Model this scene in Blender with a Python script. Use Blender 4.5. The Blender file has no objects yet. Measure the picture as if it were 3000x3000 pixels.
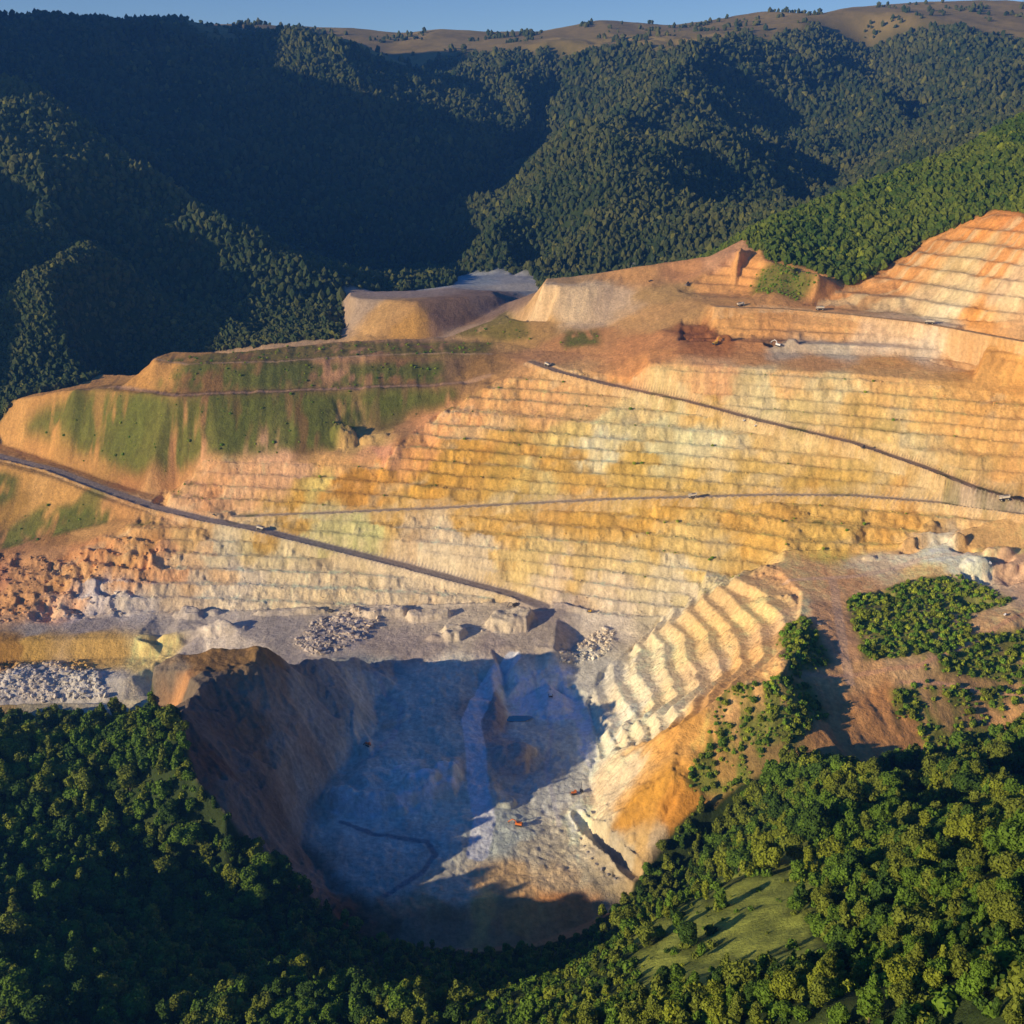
import bpy, bmesh, math, random
import numpy as np
from mathutils import Vector, Matrix
from mathutils.geometry import delaunay_2d_cdt
random.seed(7); RNG = np.random.default_rng(7)
C = bpy.context.scene.collection
SC = bpy.context.scene

# ------------------------------------------------------------------ camera, sky, sun, exposure
ZOFF = 640.0                      # height of the drone above the lowest ground
PITCH = math.radians(18.0); F = 3217.0
CP, SP = math.cos(PITCH), math.sin(PITCH)
cam = bpy.data.cameras.new("camera"); cam_o = bpy.data.objects.new("camera", cam); C.objects.link(cam_o)
cam.sensor_width = 36; cam.lens = 36 * F / 3000.0; cam.clip_start = 1; cam.clip_end = 30000
cam_o.location = (0, 0, ZOFF); cam_o.rotation_euler = (math.radians(90) - PITCH, 0, 0)
SC.camera = cam_o

SUN_EL = math.radians(13.6); LX, LY = 0.88, 0.475        # light travels towards (LX, LY)
w = bpy.data.worlds.new("World"); SC.world = w; w.use_nodes = True
nt = w.node_tree; nt.nodes.clear()
sky = nt.nodes.new('ShaderNodeTexSky'); sky.sky_type = 'NISHITA'; sky.sun_disc = False
sky.sun_elevation = SUN_EL; sky.sun_rotation = math.atan2(-LX, -LY)
sky.altitude = 1500; sky.air_density = 1.0; sky.dust_density = 0.4; sky.ozone_density = 3.0
bg = nt.nodes.new('ShaderNodeBackground'); bg.inputs[1].default_value = 0.085
out = nt.nodes.new('ShaderNodeOutputWorld')
tint = nt.nodes.new('ShaderNodeVectorMath'); tint.operation = 'MULTIPLY'; tint.inputs[1].default_value = (1, 1, 1)
tcw = nt.nodes.new('ShaderNodeTexCoord'); sxyz = nt.nodes.new('ShaderNodeSeparateXYZ'); nt.links.new(tcw.outputs['Generated'], sxyz.inputs[0])
rmp = nt.nodes.new('ShaderNodeValToRGB'); nt.links.new(sxyz.outputs[2], rmp.inputs[0])       # pale low air, deep blue overhead
rmp.color_ramp.elements[0].position = .10; rmp.color_ramp.elements[0].color = (1.15, 1.12, 1.16, 1)
rmp.color_ramp.elements[1].position = .42; rmp.color_ramp.elements[1].color = (.15, .55, 1.12, 1)
sc_ = nt.nodes.new('ShaderNodeVectorMath'); sc_.operation = 'SCALE'; sc_.inputs['Scale'].default_value = 1.15; nt.links.new(rmp.outputs[0], sc_.inputs[0]); nt.links.new(sc_.outputs[0], tint.inputs[1])
nt.links.new(sky.outputs[0], tint.inputs[0]); nt.links.new(tint.outputs[0], bg.inputs[0]); nt.links.new(bg.outputs[0], out.inputs[0])
sun = bpy.data.lights.new("sun", 'SUN'); sun.energy = 5.0; sun.angle = math.radians(0.5); sun.color = (1.0, 0.80, 0.54)
sun_o = bpy.data.objects.new("sun", sun); C.objects.link(sun_o)
sun_o.rotation_euler = Vector((LX * math.cos(SUN_EL), LY * math.cos(SUN_EL), -math.sin(SUN_EL))).to_track_quat('-Z', 'Y').to_euler()
SC.view_settings.view_transform = 'Standard'; SC.view_settings.look = 'None'
SC.view_settings.gamma = 1.0; SC.view_settings.exposure = 0.34
SC.cycles.max_bounces = 5; SC.cycles.volume_bounces = 0; SC.cycles.diffuse_bounces = 3
SC.cycles.use_denoising = True
HAZE = 5.0e-5

# ------------------------------------------------------------------ survey helpers
def ray(px, py):
    r = (px - 1500) / F; u = (1500 - py) / F
    return r, CP + u * SP, -SP + u * CP
def atH(px, py, h):
    x, y, z = ray(px, py); t = h / z
    return (x * t, y * t, h)
def atD(px, py, d):
    x, y, z = ray(px, py); t = d / y
    return (x * t, d, z * t)
PTS = []
def dens(pts, step):
    o = []
    for a, b in zip(pts[:-1], pts[1:]):
        n = max(1, int(math.dist(a[:2], b[:2]) / step))
        for i in range(n): o.append(tuple(a[k] + (b[k] - a[k]) * i / n for k in range(3)))
    o.append(pts[-1]); return o
def H(*l, step=14): PTS.extend(dens([atH(*p) for p in l], step)); return [atH(*p) for p in l]
def D(*l, step=60): PTS.extend(dens([atD(*p) for p in l], step))
def W(*l, step=1e9): PTS.extend(dens(list(l), step))

def cflat(h, *xy): return H(*[(x, y, h) for x, y in xy])

# ------------------------------------------------------------------ haul roads (survey lines with heights)
main_road = [(-400,1240,-408),(0,1338,-425),(150,1375,-433),(300,1432,-444),(450,1485,-454),(600,1522,-461),(765,1553,-468),(1000,1612,-484),(1200,1662,-497),(1400,1715,-509),(1500,1742,-514),(1590,1775,-518)]
mid_road = [(690,1512,-460),(800,1509,-456),(1000,1501,-448),(1300,1488,-436),(1776,1463,-415),(2030,1456,-405),(2250,1450,-397),(2500,1452,-391),(2750,1472,-391),(3000,1505,-393),(3400,1560,-395)]
diag_road = [(1560,1060,-283),(1640,1090,-290),(1776,1125,-299),(2000,1172,-309),(2250,1238,-325),(2500,1297,-338),(2700,1365,-355),(2850,1425,-370),(3000,1468,-382),(3400,1550,-400)]
top_road = [(2100,898,-208),(2300,905,-211),(2500,922,-213),(2700,945,-215),(3000,1000,-220),(3400,1070,-225)]
ROADS = [(main_road, 20, 1), (mid_road, 13, 1), (diag_road, 17, 1), (top_road, 13, 0)]
for r, wd, b in ROADS: H(*r)

# ------------------------------------------------------------------ terraced main wall: level lines
cflat(-269, (1900,1068),(2000,1075),(2500,1100),(3000,1130),(3400,1155))
cflat(-300, (1440,1100),(1560,1110)); cflat(-300, (2000,1148),(2250,1165),(2500,1186),(2750,1207),(3000,1229),(3400,1262))
cflat(-339, (1300,1205),(1500,1218),(1776,1240),(2000,1258),(2250,1278)); cflat(-339, (2620,1312),(3000,1345),(3400,1380))
cflat(-390, (1180,1345),(1500,1370),(1776,1389),(2000,1405),(2250,1428))
H((640,1425,-430),(900,1428,-426),(1150,1440,-424),(1300,1460,-424)); cflat(-425, (2000,1520),(2300,1565),(2500,1585))
cflat(-464, (1000,1552),(1200,1575),(1500,1600),(1776,1623),(2000,1650),(2200,1682))
cflat(-502, (1500,1700),(1776,1751),(2000,1772))
H((520,1432,-445),(560,1396,-422),(640,1344,-398),(800,1337,-394),(1000,1336,-391),(1140,1335,-388))
H((1150,1320,-380),(1240,1250,-358),(1310,1195,-338),(1440,1128,-308))
H((1640,1785,-517),(1776,1822,-522),(1930,1826,-520))
# left lower wall
H((1560,1775,-519),(1300,1776,-524),(1100,1775,-528),(900,1780,-532),(700,1788,-537),(500,1795,-541),(300,1805,-544),(0,1828,-547),(-300,1850,-549))
H((0,1362,-428),(150,1402,-437),(300,1462,-449),(420,1500,-457))
H((420,1520,-462),(350,1518,-468),(200,1550,-486),(0,1595,-510),(-300,1640,-520))
H((430,1540,-466),(350,1560,-474),(200,1592,-492),(0,1640,-513),(-300,1690,-522))
# plateau floor
H((-300,1875,-549),(0,1866,-549),(200,1860,-548),(400,1858,-547),(600,1850,-543),(900,1840,-537),(1200,1835,-532),(1440,1830,-526))
H((800,1900,-541),(1100,1900,-537),(1400,1900,-532),(1600,1890,-530))
H((-300,1892,-549),(0,1880,-549),(200,1872,-549),(400,1870,-549),(432,1878,-549))
H((-300,1955,-566),(0,1937,-566),(200,1930,-566),(410,1926,-566),(442,1905,-565))
H((468,1866,-553),(475,1935,-563),(560,1880,-556))
H((-300,2078,-568),(0,2062,-568),(150,2056,-568),(300,2060,-568),(410,2035,-566))
H((0,1990,-567),(200,1985,-568),(380,1985,-566))
H((-300,2145,-597),(0,2127,-597),(150,2117,-597),(300,2108,-594),(430,2070,-590))
W((-600,960,-602),(-500,955,-602),(-420,955,-600),(-360,930,-580),(-355,985,-590),(-330,1030,-565),(-310,1010,-550))
# mound on the pit rim, spoil around it
H((450,1945,-465),(520,1912,-456),(620,1897,-451),(740,1890,-450),(762,1897,-452)); H((450,1966,-467),(540,1962,-462),(620,1952,-458),(755,1920,-455))
W((-340,1000,-505),(-300,1003,-500),(-262,1000,-500),(-340,1045,-556),(-290,1050,-550),(-250,1060,-548),(-190,1110,-543))
# pit rim and the foot of its walls
H((755,1920,-455),(690,1962,-458),(610,1990,-456),(560,2030,-454),(530,2090,-453),(540,2200,-464),(580,2290,-481),(660,2390,-508),(740,2480,-540),(850,2570,-562),(960,2660,-580),(1040,2730,-596))
H((765,1900,-455),(850,1925,-480),(950,1936,-505),(1050,1936,-527),(1150,1932,-539))
H((1150,1965,-547),(1165,2040,-554),(1130,2120,-562),(1040,2210,-568),(965,2300,-573),(900,2400,-578),(880,2480,-582),(950,2560,-586),(1050,2650,-592),(1110,2695,-594))
H((930,2050,-520),(900,2150,-526),(800,2250,-522),(760,2330,-520))
H((1910,1845,-526),(1850,1895,-535),(1760,1965,-546),(1715,2060,-558),(1740,2150,-564),(1745,2220,-568),(1715,2310,-573),(1745,2350,-575),(1700,2470,-581),(1690,2560,-584),(1760,2590,-584))
H((1632,1810,-519),(1622,1900,-528)); H((1690,1870,-536),(1665,1925,-544)); H((1750,1870,-535),(1830,1856,-530),(1700,1935,-544))
# pit floor and its ledges
H((1100,1960,-546),(1300,1960,-542),(1500,1960,-541),(1640,1970,-546)); H((1100,2060,-556),(1300,2050,-550),(1420,2050,-549)); H((1520,2000,-550),(1680,2000,-553))
H((1560,2030,-561),(1680,2030,-562),(1690,2090,-564),(1600,2110,-565)); H((1560,2010,-552),(1650,2008,-552),(1690,2015,-553))
H((1100,2200,-564),(1250,2180,-562),(1390,2180,-560))
H((950,2320,-567),(1060,2340,-567),(1200,2325,-566),(1320,2290,-565),(1345,2220,-563)); H((940,2370,-580),(1070,2392,-581),(1210,2368,-580),(1335,2345,-578),(1375,2230,-566))
H((1440,1985,-547),(1450,2080,-555),(1445,2140,-560),step=8); H((1410,1985,-549),(1422,2080,-557),(1405,2160,-561),step=8); H((1480,1990,-556),(1485,2090,-564),(1470,2160,-565),step=8)
H((1430,2180,-561),(1480,2185,-560),(1550,2190,-562),(1540,2240,-566)); H((1400,2200,-563),(1440,2270,-568),(1455,2330,-573),(1450,2400,-577)); H((1500,2270,-571),(1600,2230,-569),(1480,2320,-577),(1600,2340,-576))
H((1100,2450,-583),(1300,2440,-580),(1500,2440,-579),(1600,2450,-581)); H((1100,2570,-587),(1350,2560,-586),(1550,2550,-585))
H((1110,2700,-595),(1200,2690,-592),(1350,2645,-589),(1500,2622,-588),(1700,2592,-586),(1760,2600,-585))
H((1100,2765,-602),(1250,2770,-604),(1400,2780,-606),(1550,2770,-604),(1700,2710,-598),(1850,2640,-592))
# right pit wall and plateau
H((2230,1655,-441),(2160,1688,-448),(2090,1725,-466),(2010,1768,-491),(1945,1812,-510))
H((2230,1655,-441),(2330,1740,-443),(2345,1830,-443),(2330,1900,-446),(2280,1990,-452),(2130,2020,-463),(2060,2080,-475),(1990,2130,-490),(1965,2250,-506),(1990,2330,-521),(1960,2420,-541),(1900,2500,-560),(1850,2570,-576))
H((2260,1650,-441),(2500,1622,-439),(2620,1612,-432),(2750,1605,-425),(3000,1600,-420),(3400,1600,-416)); H((2750,1660,-432),(3000,1660,-428))
H((2400,1740,-443),(2600,1732,-443),(2800,1725,-442),(3000,1722,-440),(3400,1720,-438))
H((2360,1860,-450),(2500,1850,-452),(2700,1830,-450),(2850,1790,-447))
H((2340,1985,-464),(2500,1975,-467),(2700,1945,-463),(2850,1880,-456),(2950,1820,-448),(3060,1770,-444),(3400,1750,-441))
H((2200,2150,-484),(2300,2240,-497),(2500,2240,-505),(2750,2200,-514),(3000,2130,-507),(3400,2080,-500)); H((2150,2250,-503),(2090,2350,-525),(2010,2440,-545),(1950,2510,-565))
W((300,800,-545),(420,790,-540),(550,790,-530),(700,800,-515)); H((1900,2620,-587),(2050,2520,-572))
# near hills
H((1350,2930,-470),(1500,2890,-455),(1650,2850,-440),(1800,2750,-415),(2000,2640,-405),(2270,2490,-392),(2400,2430,-402),(2600,2340,-412),(2800,2270,-420),(3000,2190,-427),(3400,2140,-430))
W((150,620,-520),(260,640,-500),(60,620,-560),(-60,640,-575),(400,700,-490),(-60,570,-520))
H((2000,2850,-362),(2200,2700,-362)); H((2500,2600,-330),(2800,2500,-322),(3000,2600,-272)); H((1700,3000,-382),(1500,3000,-432)); H((2000,3000,-272),(2300,2950,-252),(2500,2900,-242),(3000,2950,-200))
H((2600,2480,-372),(3000,2400,-345),(2350,2600,-365))
W((-300,100,-510),(0,100,-330),(300,100,-160),(900,100,-140),(-900,100,-540),(-700,350,-545),(-200,350,-505),(0,40,-300),(0,-300,-300),(600,300,-170),(700,500,-300))
H((0,2165,-487),(150,2160,-484),(300,2150,-479),(450,2120,-466),(530,2092,-455)); H((-400,2180,-490),(0,2165,-487))
H((0,2900,-508),(500,2950,-530),(900,2900,-560),(1100,2950,-545)); H((0,2500,-532),(300,2350,-519)); H((300,2700,-550),(600,2600,-572),(700,2800,-580)); H((1000,2800,-590),(850,2680,-575)); H((-400,2500,-525),(-400,2900,-510))
# green spoil heap in two lifts
H((-300,1215,-412),(0,1298,-423),(150,1348,-431),(300,1403,-441),(450,1450,-450),(480,1450,-449))
H((980,1325,-387),(1030,1290,-378),(1080,1250,-364),(1200,1232,-355),(1300,1197,-340),(1350,1172,-330),(1440,1145,-314))
H((222,1140,-332),(331,1145,-328),(518,1163,-323),(800,1152,-320),(1000,1144,-318),(1330,1130,-312),(1440,1118,-308))
H((330,1133,-327),(518,1150,-323),(800,1140,-319),(1000,1132,-317),(1330,1118,-311))
H((450,1055,-292),(550,1068,-291),(800,1062,-289),(1000,1047,-286),(1250,1035,-283),(1450,1038,-283)); H((450,1049,-291),(700,1030,-286),(1000,1000,-280),(1250,990,-277),(1470,1002,-276),(1560,1020,-277))
H((100,1195,-368),(0,1245,-398),(-200,1215,-405),(222,1138,-332))
W((-569,1572,-327),(-575,1650,-328),(-580,1730,-332)); W((-524,1612,-291),(-528,1700,-290)); W((-650,1600,-332),(-655,1700,-345),step=30)
W((-950,1850,-432),(-700,1830,-420),(-500,1870,-390),(-330,1870,-340),(-200,1850,-320))
# grey spoil heap and the grass bank
H((1020,868,-252),(1050,874,-250),(1220,883,-250),(1450,863,-248)); H((1020,855,-252),(1330,848,-250),(1440,853,-249)); H((1020,960,-298),(1080,986,-303),(1250,992,-303),(1290,985,-300),(1400,935,-283),(1490,885,-263))
H((1350,985,-294),(1480,920,-268),(1550,985,-281),(1600,955,-263))
# pale heap, yards, upper cut
H((1600,815,-195),(1700,808,-192),(1850,783,-174),(2050,754,-157),(2150,738,-148),(2190,728,-143)); H((1590,834,-199),(1640,838,-200),(1830,840,-200),(2000,868,-206),(2060,888,-208)); H((1481,923,-250),(1500,936,-250),(1766,949,-248),(1950,968,-240),(2080,962,-237))
H((2000,800,-180),(2200,770,-160)); H((2150,840,-193),(2280,850,-191),(2350,800,-170),(2400,800,-166)); H((2200,725,-142),(2250,765,-155),(2400,805,-168),(2480,843,-189))
H((1620,1030,-277),(1800,1040,-272),(2000,1036,-257),(2300,1032,-256),(2600,1042,-256),(2800,1056,-256),(3000,1082,-256),(3400,1110,-256))
H((2000,990,-246),(2300,1001,-243),(2600,1009,-243),(2800,1022,-243),(3000,1050,-243),(3400,1080,-243)); H((2100,968,-238),(2300,986,-240),(2600,996,-240),(3000,1036,-240),(3400,1060,-240))
H((2360,893,-207),(2500,909,-211),(2700,930,-213),(3000,986,-218),(3400,1050,-222))
H((2360,890,-207),(2470,845,-190),(2600,790,-165),(2700,725,-135),(2850,645,-92),(2932,618,-79),(2990,628,-80),(3060,700,-105),(3300,760,-120))
# wooded hill on the right
D((2170,715,1760),(2300,640,1880),(2500,560,1935),(2700,470,2000),(3000,305,2050),(3300,180,2150)); W((300,2100,-220),(600,2200,-150),(1000,2400,-60),(1500,2500,40),step=80)
# tailings flat in the valley
H((1330,836,-262),(1350,808,-262),(1480,802,-262),(1570,816,-262),(1600,835,-262),(1450,850,-262)); W((-250,2250,-272),(60,2250,-262),(-330,2550,-275),(-150,2620,-275),(60,2450,-262))
# left wooded spurs
D((-300,650,2050),(0,765,1945),(150,850,1900),(230,1000,1850),(262,1095,1818)); D((-400,300,2500),(0,490,2300),(150,565,2230),(330,685,2180),(450,805,2150),(600,905,2115),(750,1005,1985))
D((-400,60,3400),(0,245,2980),(200,325,2700),(400,470,2550),(600,620,2420),(800,770,2275),(950,900,2180),(1010,965,2080))
W((-1250,2330,-120),(-950,2250,-230),(-700,2180,-300),(-450,2050,-330),step=80); W((-1150,2000,-240),(-900,1950,-340),(-750,1900,-400),step=80)
D((0,68,4200),(250,86,4250),(420,94,4300),(500,100,4300),(700,128,4300),(830,104,4300),(900,108,4250),(1000,140,4200),(1100,258,4150),(1200,330,4000),(1300,430,3750))
W((-1600,3300,60),(-1200,3000,-60),(-800,2750,-180),(-400,2600,-270),(-150,2700,-300),step=80)
W((-500,3900,150),(-300,3400,-150),(-150,3000,-280),step=80); W((-900,3700,90),(-700,3300,-140),(-450,2950,-275),step=80)
# central and far spurs
D((1560,812,2700),(1500,745,2680),(1450,665,2750),(1560,600,2850),(1680,490,3000),(1700,385,3300),(1850,300,3700),(2000,200,4200),(2100,130,4700)); D((1900,820,2500),(1700,830,2550),(2100,745,2450))
D((1800,560,2800),(1900,700,2620),(1700,700,2650)); D((1800,440,3050),(1960,400,3150),(2000,560,2850),(2050,640,2750))
W((-100,3600,-180),(60,4000,-20),(150,4500,160),(200,4900,330),step=80)
D((2030,400,3350),(2110,520,3150),(2200,640,2950)); D((2080,330,3900),(2150,420,3500),(2280,595,3050),(2330,660,2900)); D((2230,330,4300),(2310,440,3950),(2430,560,3500),(2380,640,3150))
D((2362,114,5100),(2455,171,4900),(2517,222,4600),(2595,290,4300),(2647,336,4100)); D((2533,160,5300),(2570,222,4950),(2660,310,4500),(2680,355,4200),(2560,480,3800),(2430,560,3500)); D((2400,300,4500),(2500,420,4050))
D((2800,80,5200),(2900,250,4400),(3000,330,3900),(2800,400,3600),(2700,460,3300)); D((3000,90,5200),(3400,150,4800))
D((1130,160,5300),(1300,155,5200),(1600,130,5000),(1800,115,5000),(2000,120,5000),(2300,72,5300),(2480,30,5500),(2700,45,5400),(3000,95,5200)); D((1300,260,4600),(1500,230,4500),(1650,180,4700)); D((1500,380,4100),(1620,300,4300),(1400,480,3800))
D((-400,40,6500),(400,62,6500),(480,66,6500),(600,100,6500),(710,100,6300),(800,84,6200),(880,74,6000),(1000,78,6000),(1200,93,6000),(1300,78,6000),(1450,90,6000),(1600,84,6000),(1760,55,6000),(1950,76,6000),(2100,55,6000),(2230,30,6000),(2350,56,6000),(2480,22,6000),(2600,8,6000),(2850,-5,6000),(3000,0,6000),(3400,20,6000))
W((-9000,8500,200),(-4000,7800,400),(0,7500,300),(4000,7800,400),(9000,8500,200),(-9000,-400,-500),(9000,-400,0),(-3000,-400,-540),(3000,-400,-150))
# hills beside the frame
W((-1650,1650,110),(-1850,2200,300),(-2050,2700,690),(-2250,3050,680),(-2450,3400,780),(-2800,3700,1250),(-1350,1430,-220),(-1200,1200,-430),(-1400,1000,-470),(-2100,1450,60),(-2600,1000,-300),(-1200,700,-530),(-2800,2300,500),(-3600,4500,1000),(-2350,4500,480))
W((1500,1500,-60),(1700,2100,180),(2500,2400,300),(1500,800,-350),(2500,600,-300),(3500,4200,700),(1200,1250,-330),(1050,1050,-400),(1300,1900,80))

# ------------------------------------------------------------------ terrain lattice (one sheet from the drone to the horizon)
def steps(a, b, n): return list(np.linspace(a, b, n, endpoint=False))
US = np.array(steps(-1.6, -.56, 70) + steps(-.56, .56, 900) + list(np.linspace(.56, 1.3, 50)))
ys = [60.0]
while ys[-1] < 8000:
    y = ys[-1]
    ys.append(y * (1 + (0.006 if y < 250 else 0.0028 if y < 680 else 0.0013 if y < 1560 else 0.002 if y < 2100 else 0.004 if y < 6700 else 0.02)))
YS = np.array(ys); NR, NC = len(YS), len(US)
GX = (YS[:, None] * US[None, :]); GY = np.repeat(YS[:, None], NC, 1)
P = np.array(PTS)
_, idx = np.unique(np.round(P[:, :2] / 3), axis=0, return_index=True); P = P[np.sort(idx)]
verts2 = [Vector((float(a), float(b))) for a, b in P[:, :2]]
rv, re, rf, ov, oe, of = delaunay_2d_cdt(verts2, [], [], 0, 1e-4, True)
RV = np.array([tuple(v) for v in rv]); RZ = np.array([P[o[0], 2] for o in ov])
Z = np.full((NR, NC), -200.0)
for f in rf:
    a, b, c = RV[f[0]], RV[f[1]], RV[f[2]]
    y0, y1 = min(a[1], b[1], c[1]), max(a[1], b[1], c[1])
    r0, r1 = np.searchsorted(YS, y0), np.searchsorted(YS, y1, side='right')
    if r1 <= r0: continue
    yy0, yy1 = max(y0, 60), max(y1, 60)
    xs = [a[0], b[0], c[0]]
    um = min(min(xs) / yy0, min(xs) / yy1); uM = max(max(xs) / yy0, max(xs) / yy1)
    c0, c1 = np.searchsorted(US, um), np.searchsorted(US, uM, side='right')
    if c1 <= c0: continue
    X = GX[r0:r1, c0:c1]; Y = GY[r0:r1, c0:c1]
    den = (b[1]-c[1])*(a[0]-c[0]) + (c[0]-b[0])*(a[1]-c[1])
    if abs(den) < 1e-9: continue
    l1 = ((b[1]-c[1])*(X-c[0]) + (c[0]-b[0])*(Y-c[1])) / den
    l2 = ((c[1]-a[1])*(X-c[0]) + (a[0]-c[0])*(Y-c[1])) / den
    l3 = 1 - l1 - l2
    m = (l1 >= -1e-6) & (l2 >= -1e-6) & (l3 >= -1e-6)
    zz = l1*RZ[f[0]] + l2*RZ[f[1]] + l3*RZ[f[2]]
    Z[r0:r1, c0:c1][m] = zz[m]

def box(a, k, ax):
    if k < 1: return a
    pad = [(0, 0), (0, 0)]; pad[ax] = (k + 1, k)
    c = np.cumsum(np.pad(a, pad, mode='edge'), axis=ax); n = a.shape[ax]
    hi = np.take(c, range(2*k+1, 2*k+1+n), axis=ax); lo = np.take(c, range(0, n), axis=ax)
    return (hi - lo) / (2*k+1)
def blur(a, kr, kc, n=2):
    for _ in range(n): a = box(box(a, kr, 0), kc, 1)
    return a

def lerp_(a, b, m): return a * (1 - m) + b * m
# ------------------------------------------------------------------ noise
def _hash(ix, iy, seed):
    n = (ix.astype(np.int64) * 374761393 + iy.astype(np.int64) * 668265263 + seed * 974711) & 0xffffffff
    n = ((n ^ (n >> 13)) * 1274126177) & 0xffffffff
    return ((n ^ (n >> 16)) & 0xffff) / 65535.0
def vnoise(x, y, seed=0):
    ix, iy = np.floor(x), np.floor(y); fx, fy = x - ix, y - iy
    fx = fx*fx*(3-2*fx); fy = fy*fy*(3-2*fy)
    a, b = _hash(ix, iy, seed), _hash(ix+1, iy, seed); c, d = _hash(ix, iy+1, seed), _hash(ix+1, iy+1, seed)
    return (a + (b-a)*fx) * (1-fy) + (c + (d-c)*fx) * fy
def fbm(x, y, s, oct=4, seed=0, sy=None):
    sy = sy or s; t = 0; amp = 1; tot = 0
    for o in range(oct):
        t = t + amp * vnoise(x / s * 2**o + 17.3*o, y / sy * 2**o + 9.1*o, seed + o); tot += amp; amp *= 0.5
    return t / tot * 2 - 1                                     # -1..1

# ------------------------------------------------------------------ plan polygons traced on the survey surface
def hit(px, py):
    x, y, z = ray(px, py); u = x / y; c = min(max((u - US).searchsorted if False else np.searchsorted(US, u), 1), NC - 1)
    f = (u - US[c-1]) / (US[c] - US[c-1]); prof = Z0[:, c-1] * (1-f) + Z0[:, c] * f
    below = (z / y) * YS < prof
    k = int(np.argmax(below)) if below.any() else NR - 1
    return (u * YS[k], YS[k])
def inpoly(poly, X, Y):
    m = np.zeros(X.shape, bool); n = len(poly)
    for i in range(n):
        (x1, y1), (x2, y2) = poly[i], poly[(i+1) % n]
        if y1 == y2: continue
        c = ((y1 > Y) != (y2 > Y)) & (X < (x2-x1)*(Y-y1)/(y2-y1) + x1)
        m ^= c
    return m
def zone(*pix, warp=4.0, seed=1):
    poly = [hit(*p) for p in pix]
    xs = [p[0] for p in poly]; yy = [p[1] for p in poly]
    r0, r1 = np.searchsorted(YS, min(yy) - 30), np.searchsorted(YS, max(yy) + 30)
    m = np.zeros((NR, NC)); X, Y = GX[r0:r1], GY[r0:r1]
    wx = fbm(X, Y, 22, 3, seed) * warp; wy = fbm(X, Y, 22, 3, seed + 50) * warp
    m[r0:r1] = inpoly(poly, X + wx, Y + wy); return m
def road_field(pl):
    """distance from the line, height along it"""
    pts = [atH(*p) for p in pl]
    d = np.full((NR, NC), 1e9); hh = np.zeros((NR, NC)); side = np.zeros((NR, NC))
    for a, b in zip(pts[:-1], pts[1:]):
        r0, r1 = np.searchsorted(YS, min(a[1], b[1]) - 45), np.searchsorted(YS, max(a[1], b[1]) + 45)
        X, Y = GX[r0:r1], GY[r0:r1]; dx, dy = b[0]-a[0], b[1]-a[1]; L2 = dx*dx+dy*dy
        t = np.clip(((X-a[0])*dx + (Y-a[1])*dy) / L2, 0, 1)
        q = np.hypot(X - a[0] - t*dx, Y - a[1] - t*dy); m = q < d[r0:r1]
        d[r0:r1][m] = q[m]; hh[r0:r1][m] = (a[2] + t*(b[2]-a[2]))[m]
        s = np.sign((X-a[0])*dy - (Y-a[1])*dx); side[r0:r1][m] = s[m]
    return d, hh, side

Z0 = Z.copy()
soft = blur(Z, 1, 1, 1)
M_mine = zone((-300,1150),(0,1240),(222,1130),(450,1045),(700,1020),(1000,990),(1010,845),(1330,835),(1345,806),(1480,800),(1570,814),(1610,816),(1850,775),(2190,722),(2250,760),(2400,800),(2480,838),(2600,785),(2700,715),(2850,640),(2932,612),(2995,622),(3100,700),(3400,760),(3400,2080),(3000,2135),(2750,2205),(2500,2242),(2300,2240),(2100,2350),(1960,2450),(1860,2590),(1700,2740),(1400,2790),(1100,2760),(960,2660),(850,2570),(740,2480),(660,2390),(580,2290),(530,2120),(430,2075),(300,2108),(0,2127),(-300,2145), warp=3); M_mine = np.maximum(M_mine, zone((400,1960),(560,1960),(560,2095),(500,2105),(420,2095),(400,2060), warp=2))
M_mine[:, US < -.62] *= 0
M_keep = (blur(M_mine, 7, 7, 1) > .02) * 1.0; forest_w = blur(1 - M_keep, 3, 3)
Zf = lerp_(blur(Z, 8, 6, 2), blur(Z, 3, 4, 1), np.clip((GY - 2100) / 500, 0, 1))
Z = soft * (1 - forest_w) + Zf * forest_w
# gullied relief on the wooded slopes
far = np.clip((GY - 1500) / 1500, 0, 1)
nearw = np.clip(1 - GY / 1400, 0, 1)
rid = 1 - np.abs(fbm(GX + GY*0.25, GY, 420, 4, 31))
Z += forest_w * (far * np.clip((5400 - GY)/700, .12, 1) * ((rid - 0.72) * 110 + fbm(GX, GY, 150, 4, 5) * 22) + nearw * fbm(GX, GY, 60, 4, 8) * 9)

# ------------------------------------------------------------------ benches
HB = 12.8
M_bench = zone((400,1530),(480,1435),(560,1392),(640,1340),(1140,1338),(1150,1318),(1240,1248),(1310,1192),(1440,1125),(1560,1090),(1700,1085),(1900,1070),(2500,1098),(3400,1150),(3400,1530),(3000,1500),(2760,1560),(2500,1612),(2250,1645),(2160,1690),(1935,1802),(1776,1806),(1650,1762),(1500,1762),(900,1778),(400,1800),(120,1815),(150,1640), warp=0)
M_bench2 = zone((2345,1740),(2230,1652),(2160,1686),(2010,1766),(1935,1806),(1850,1895),(1760,1970),(1720,2060),(1745,2150),(1752,2220),(1800,2200),(1990,2125),(2060,2078),(2130,2018),(2280,1990),(2330,1900), warp=0)
M_bench3 = zone((2360,892),(2470,847),(2600,793),(2700,728),(2850,650),(2932,624),(2990,634),(3060,710),(3300,770),(3400,1048),(3000,984),(2700,928),(2500,906), warp=0)
M_bench4 = zone((1990,850),(2150,742),(2195,730),(2240,790),(2200,870),(2080,875), warp=0)
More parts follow.
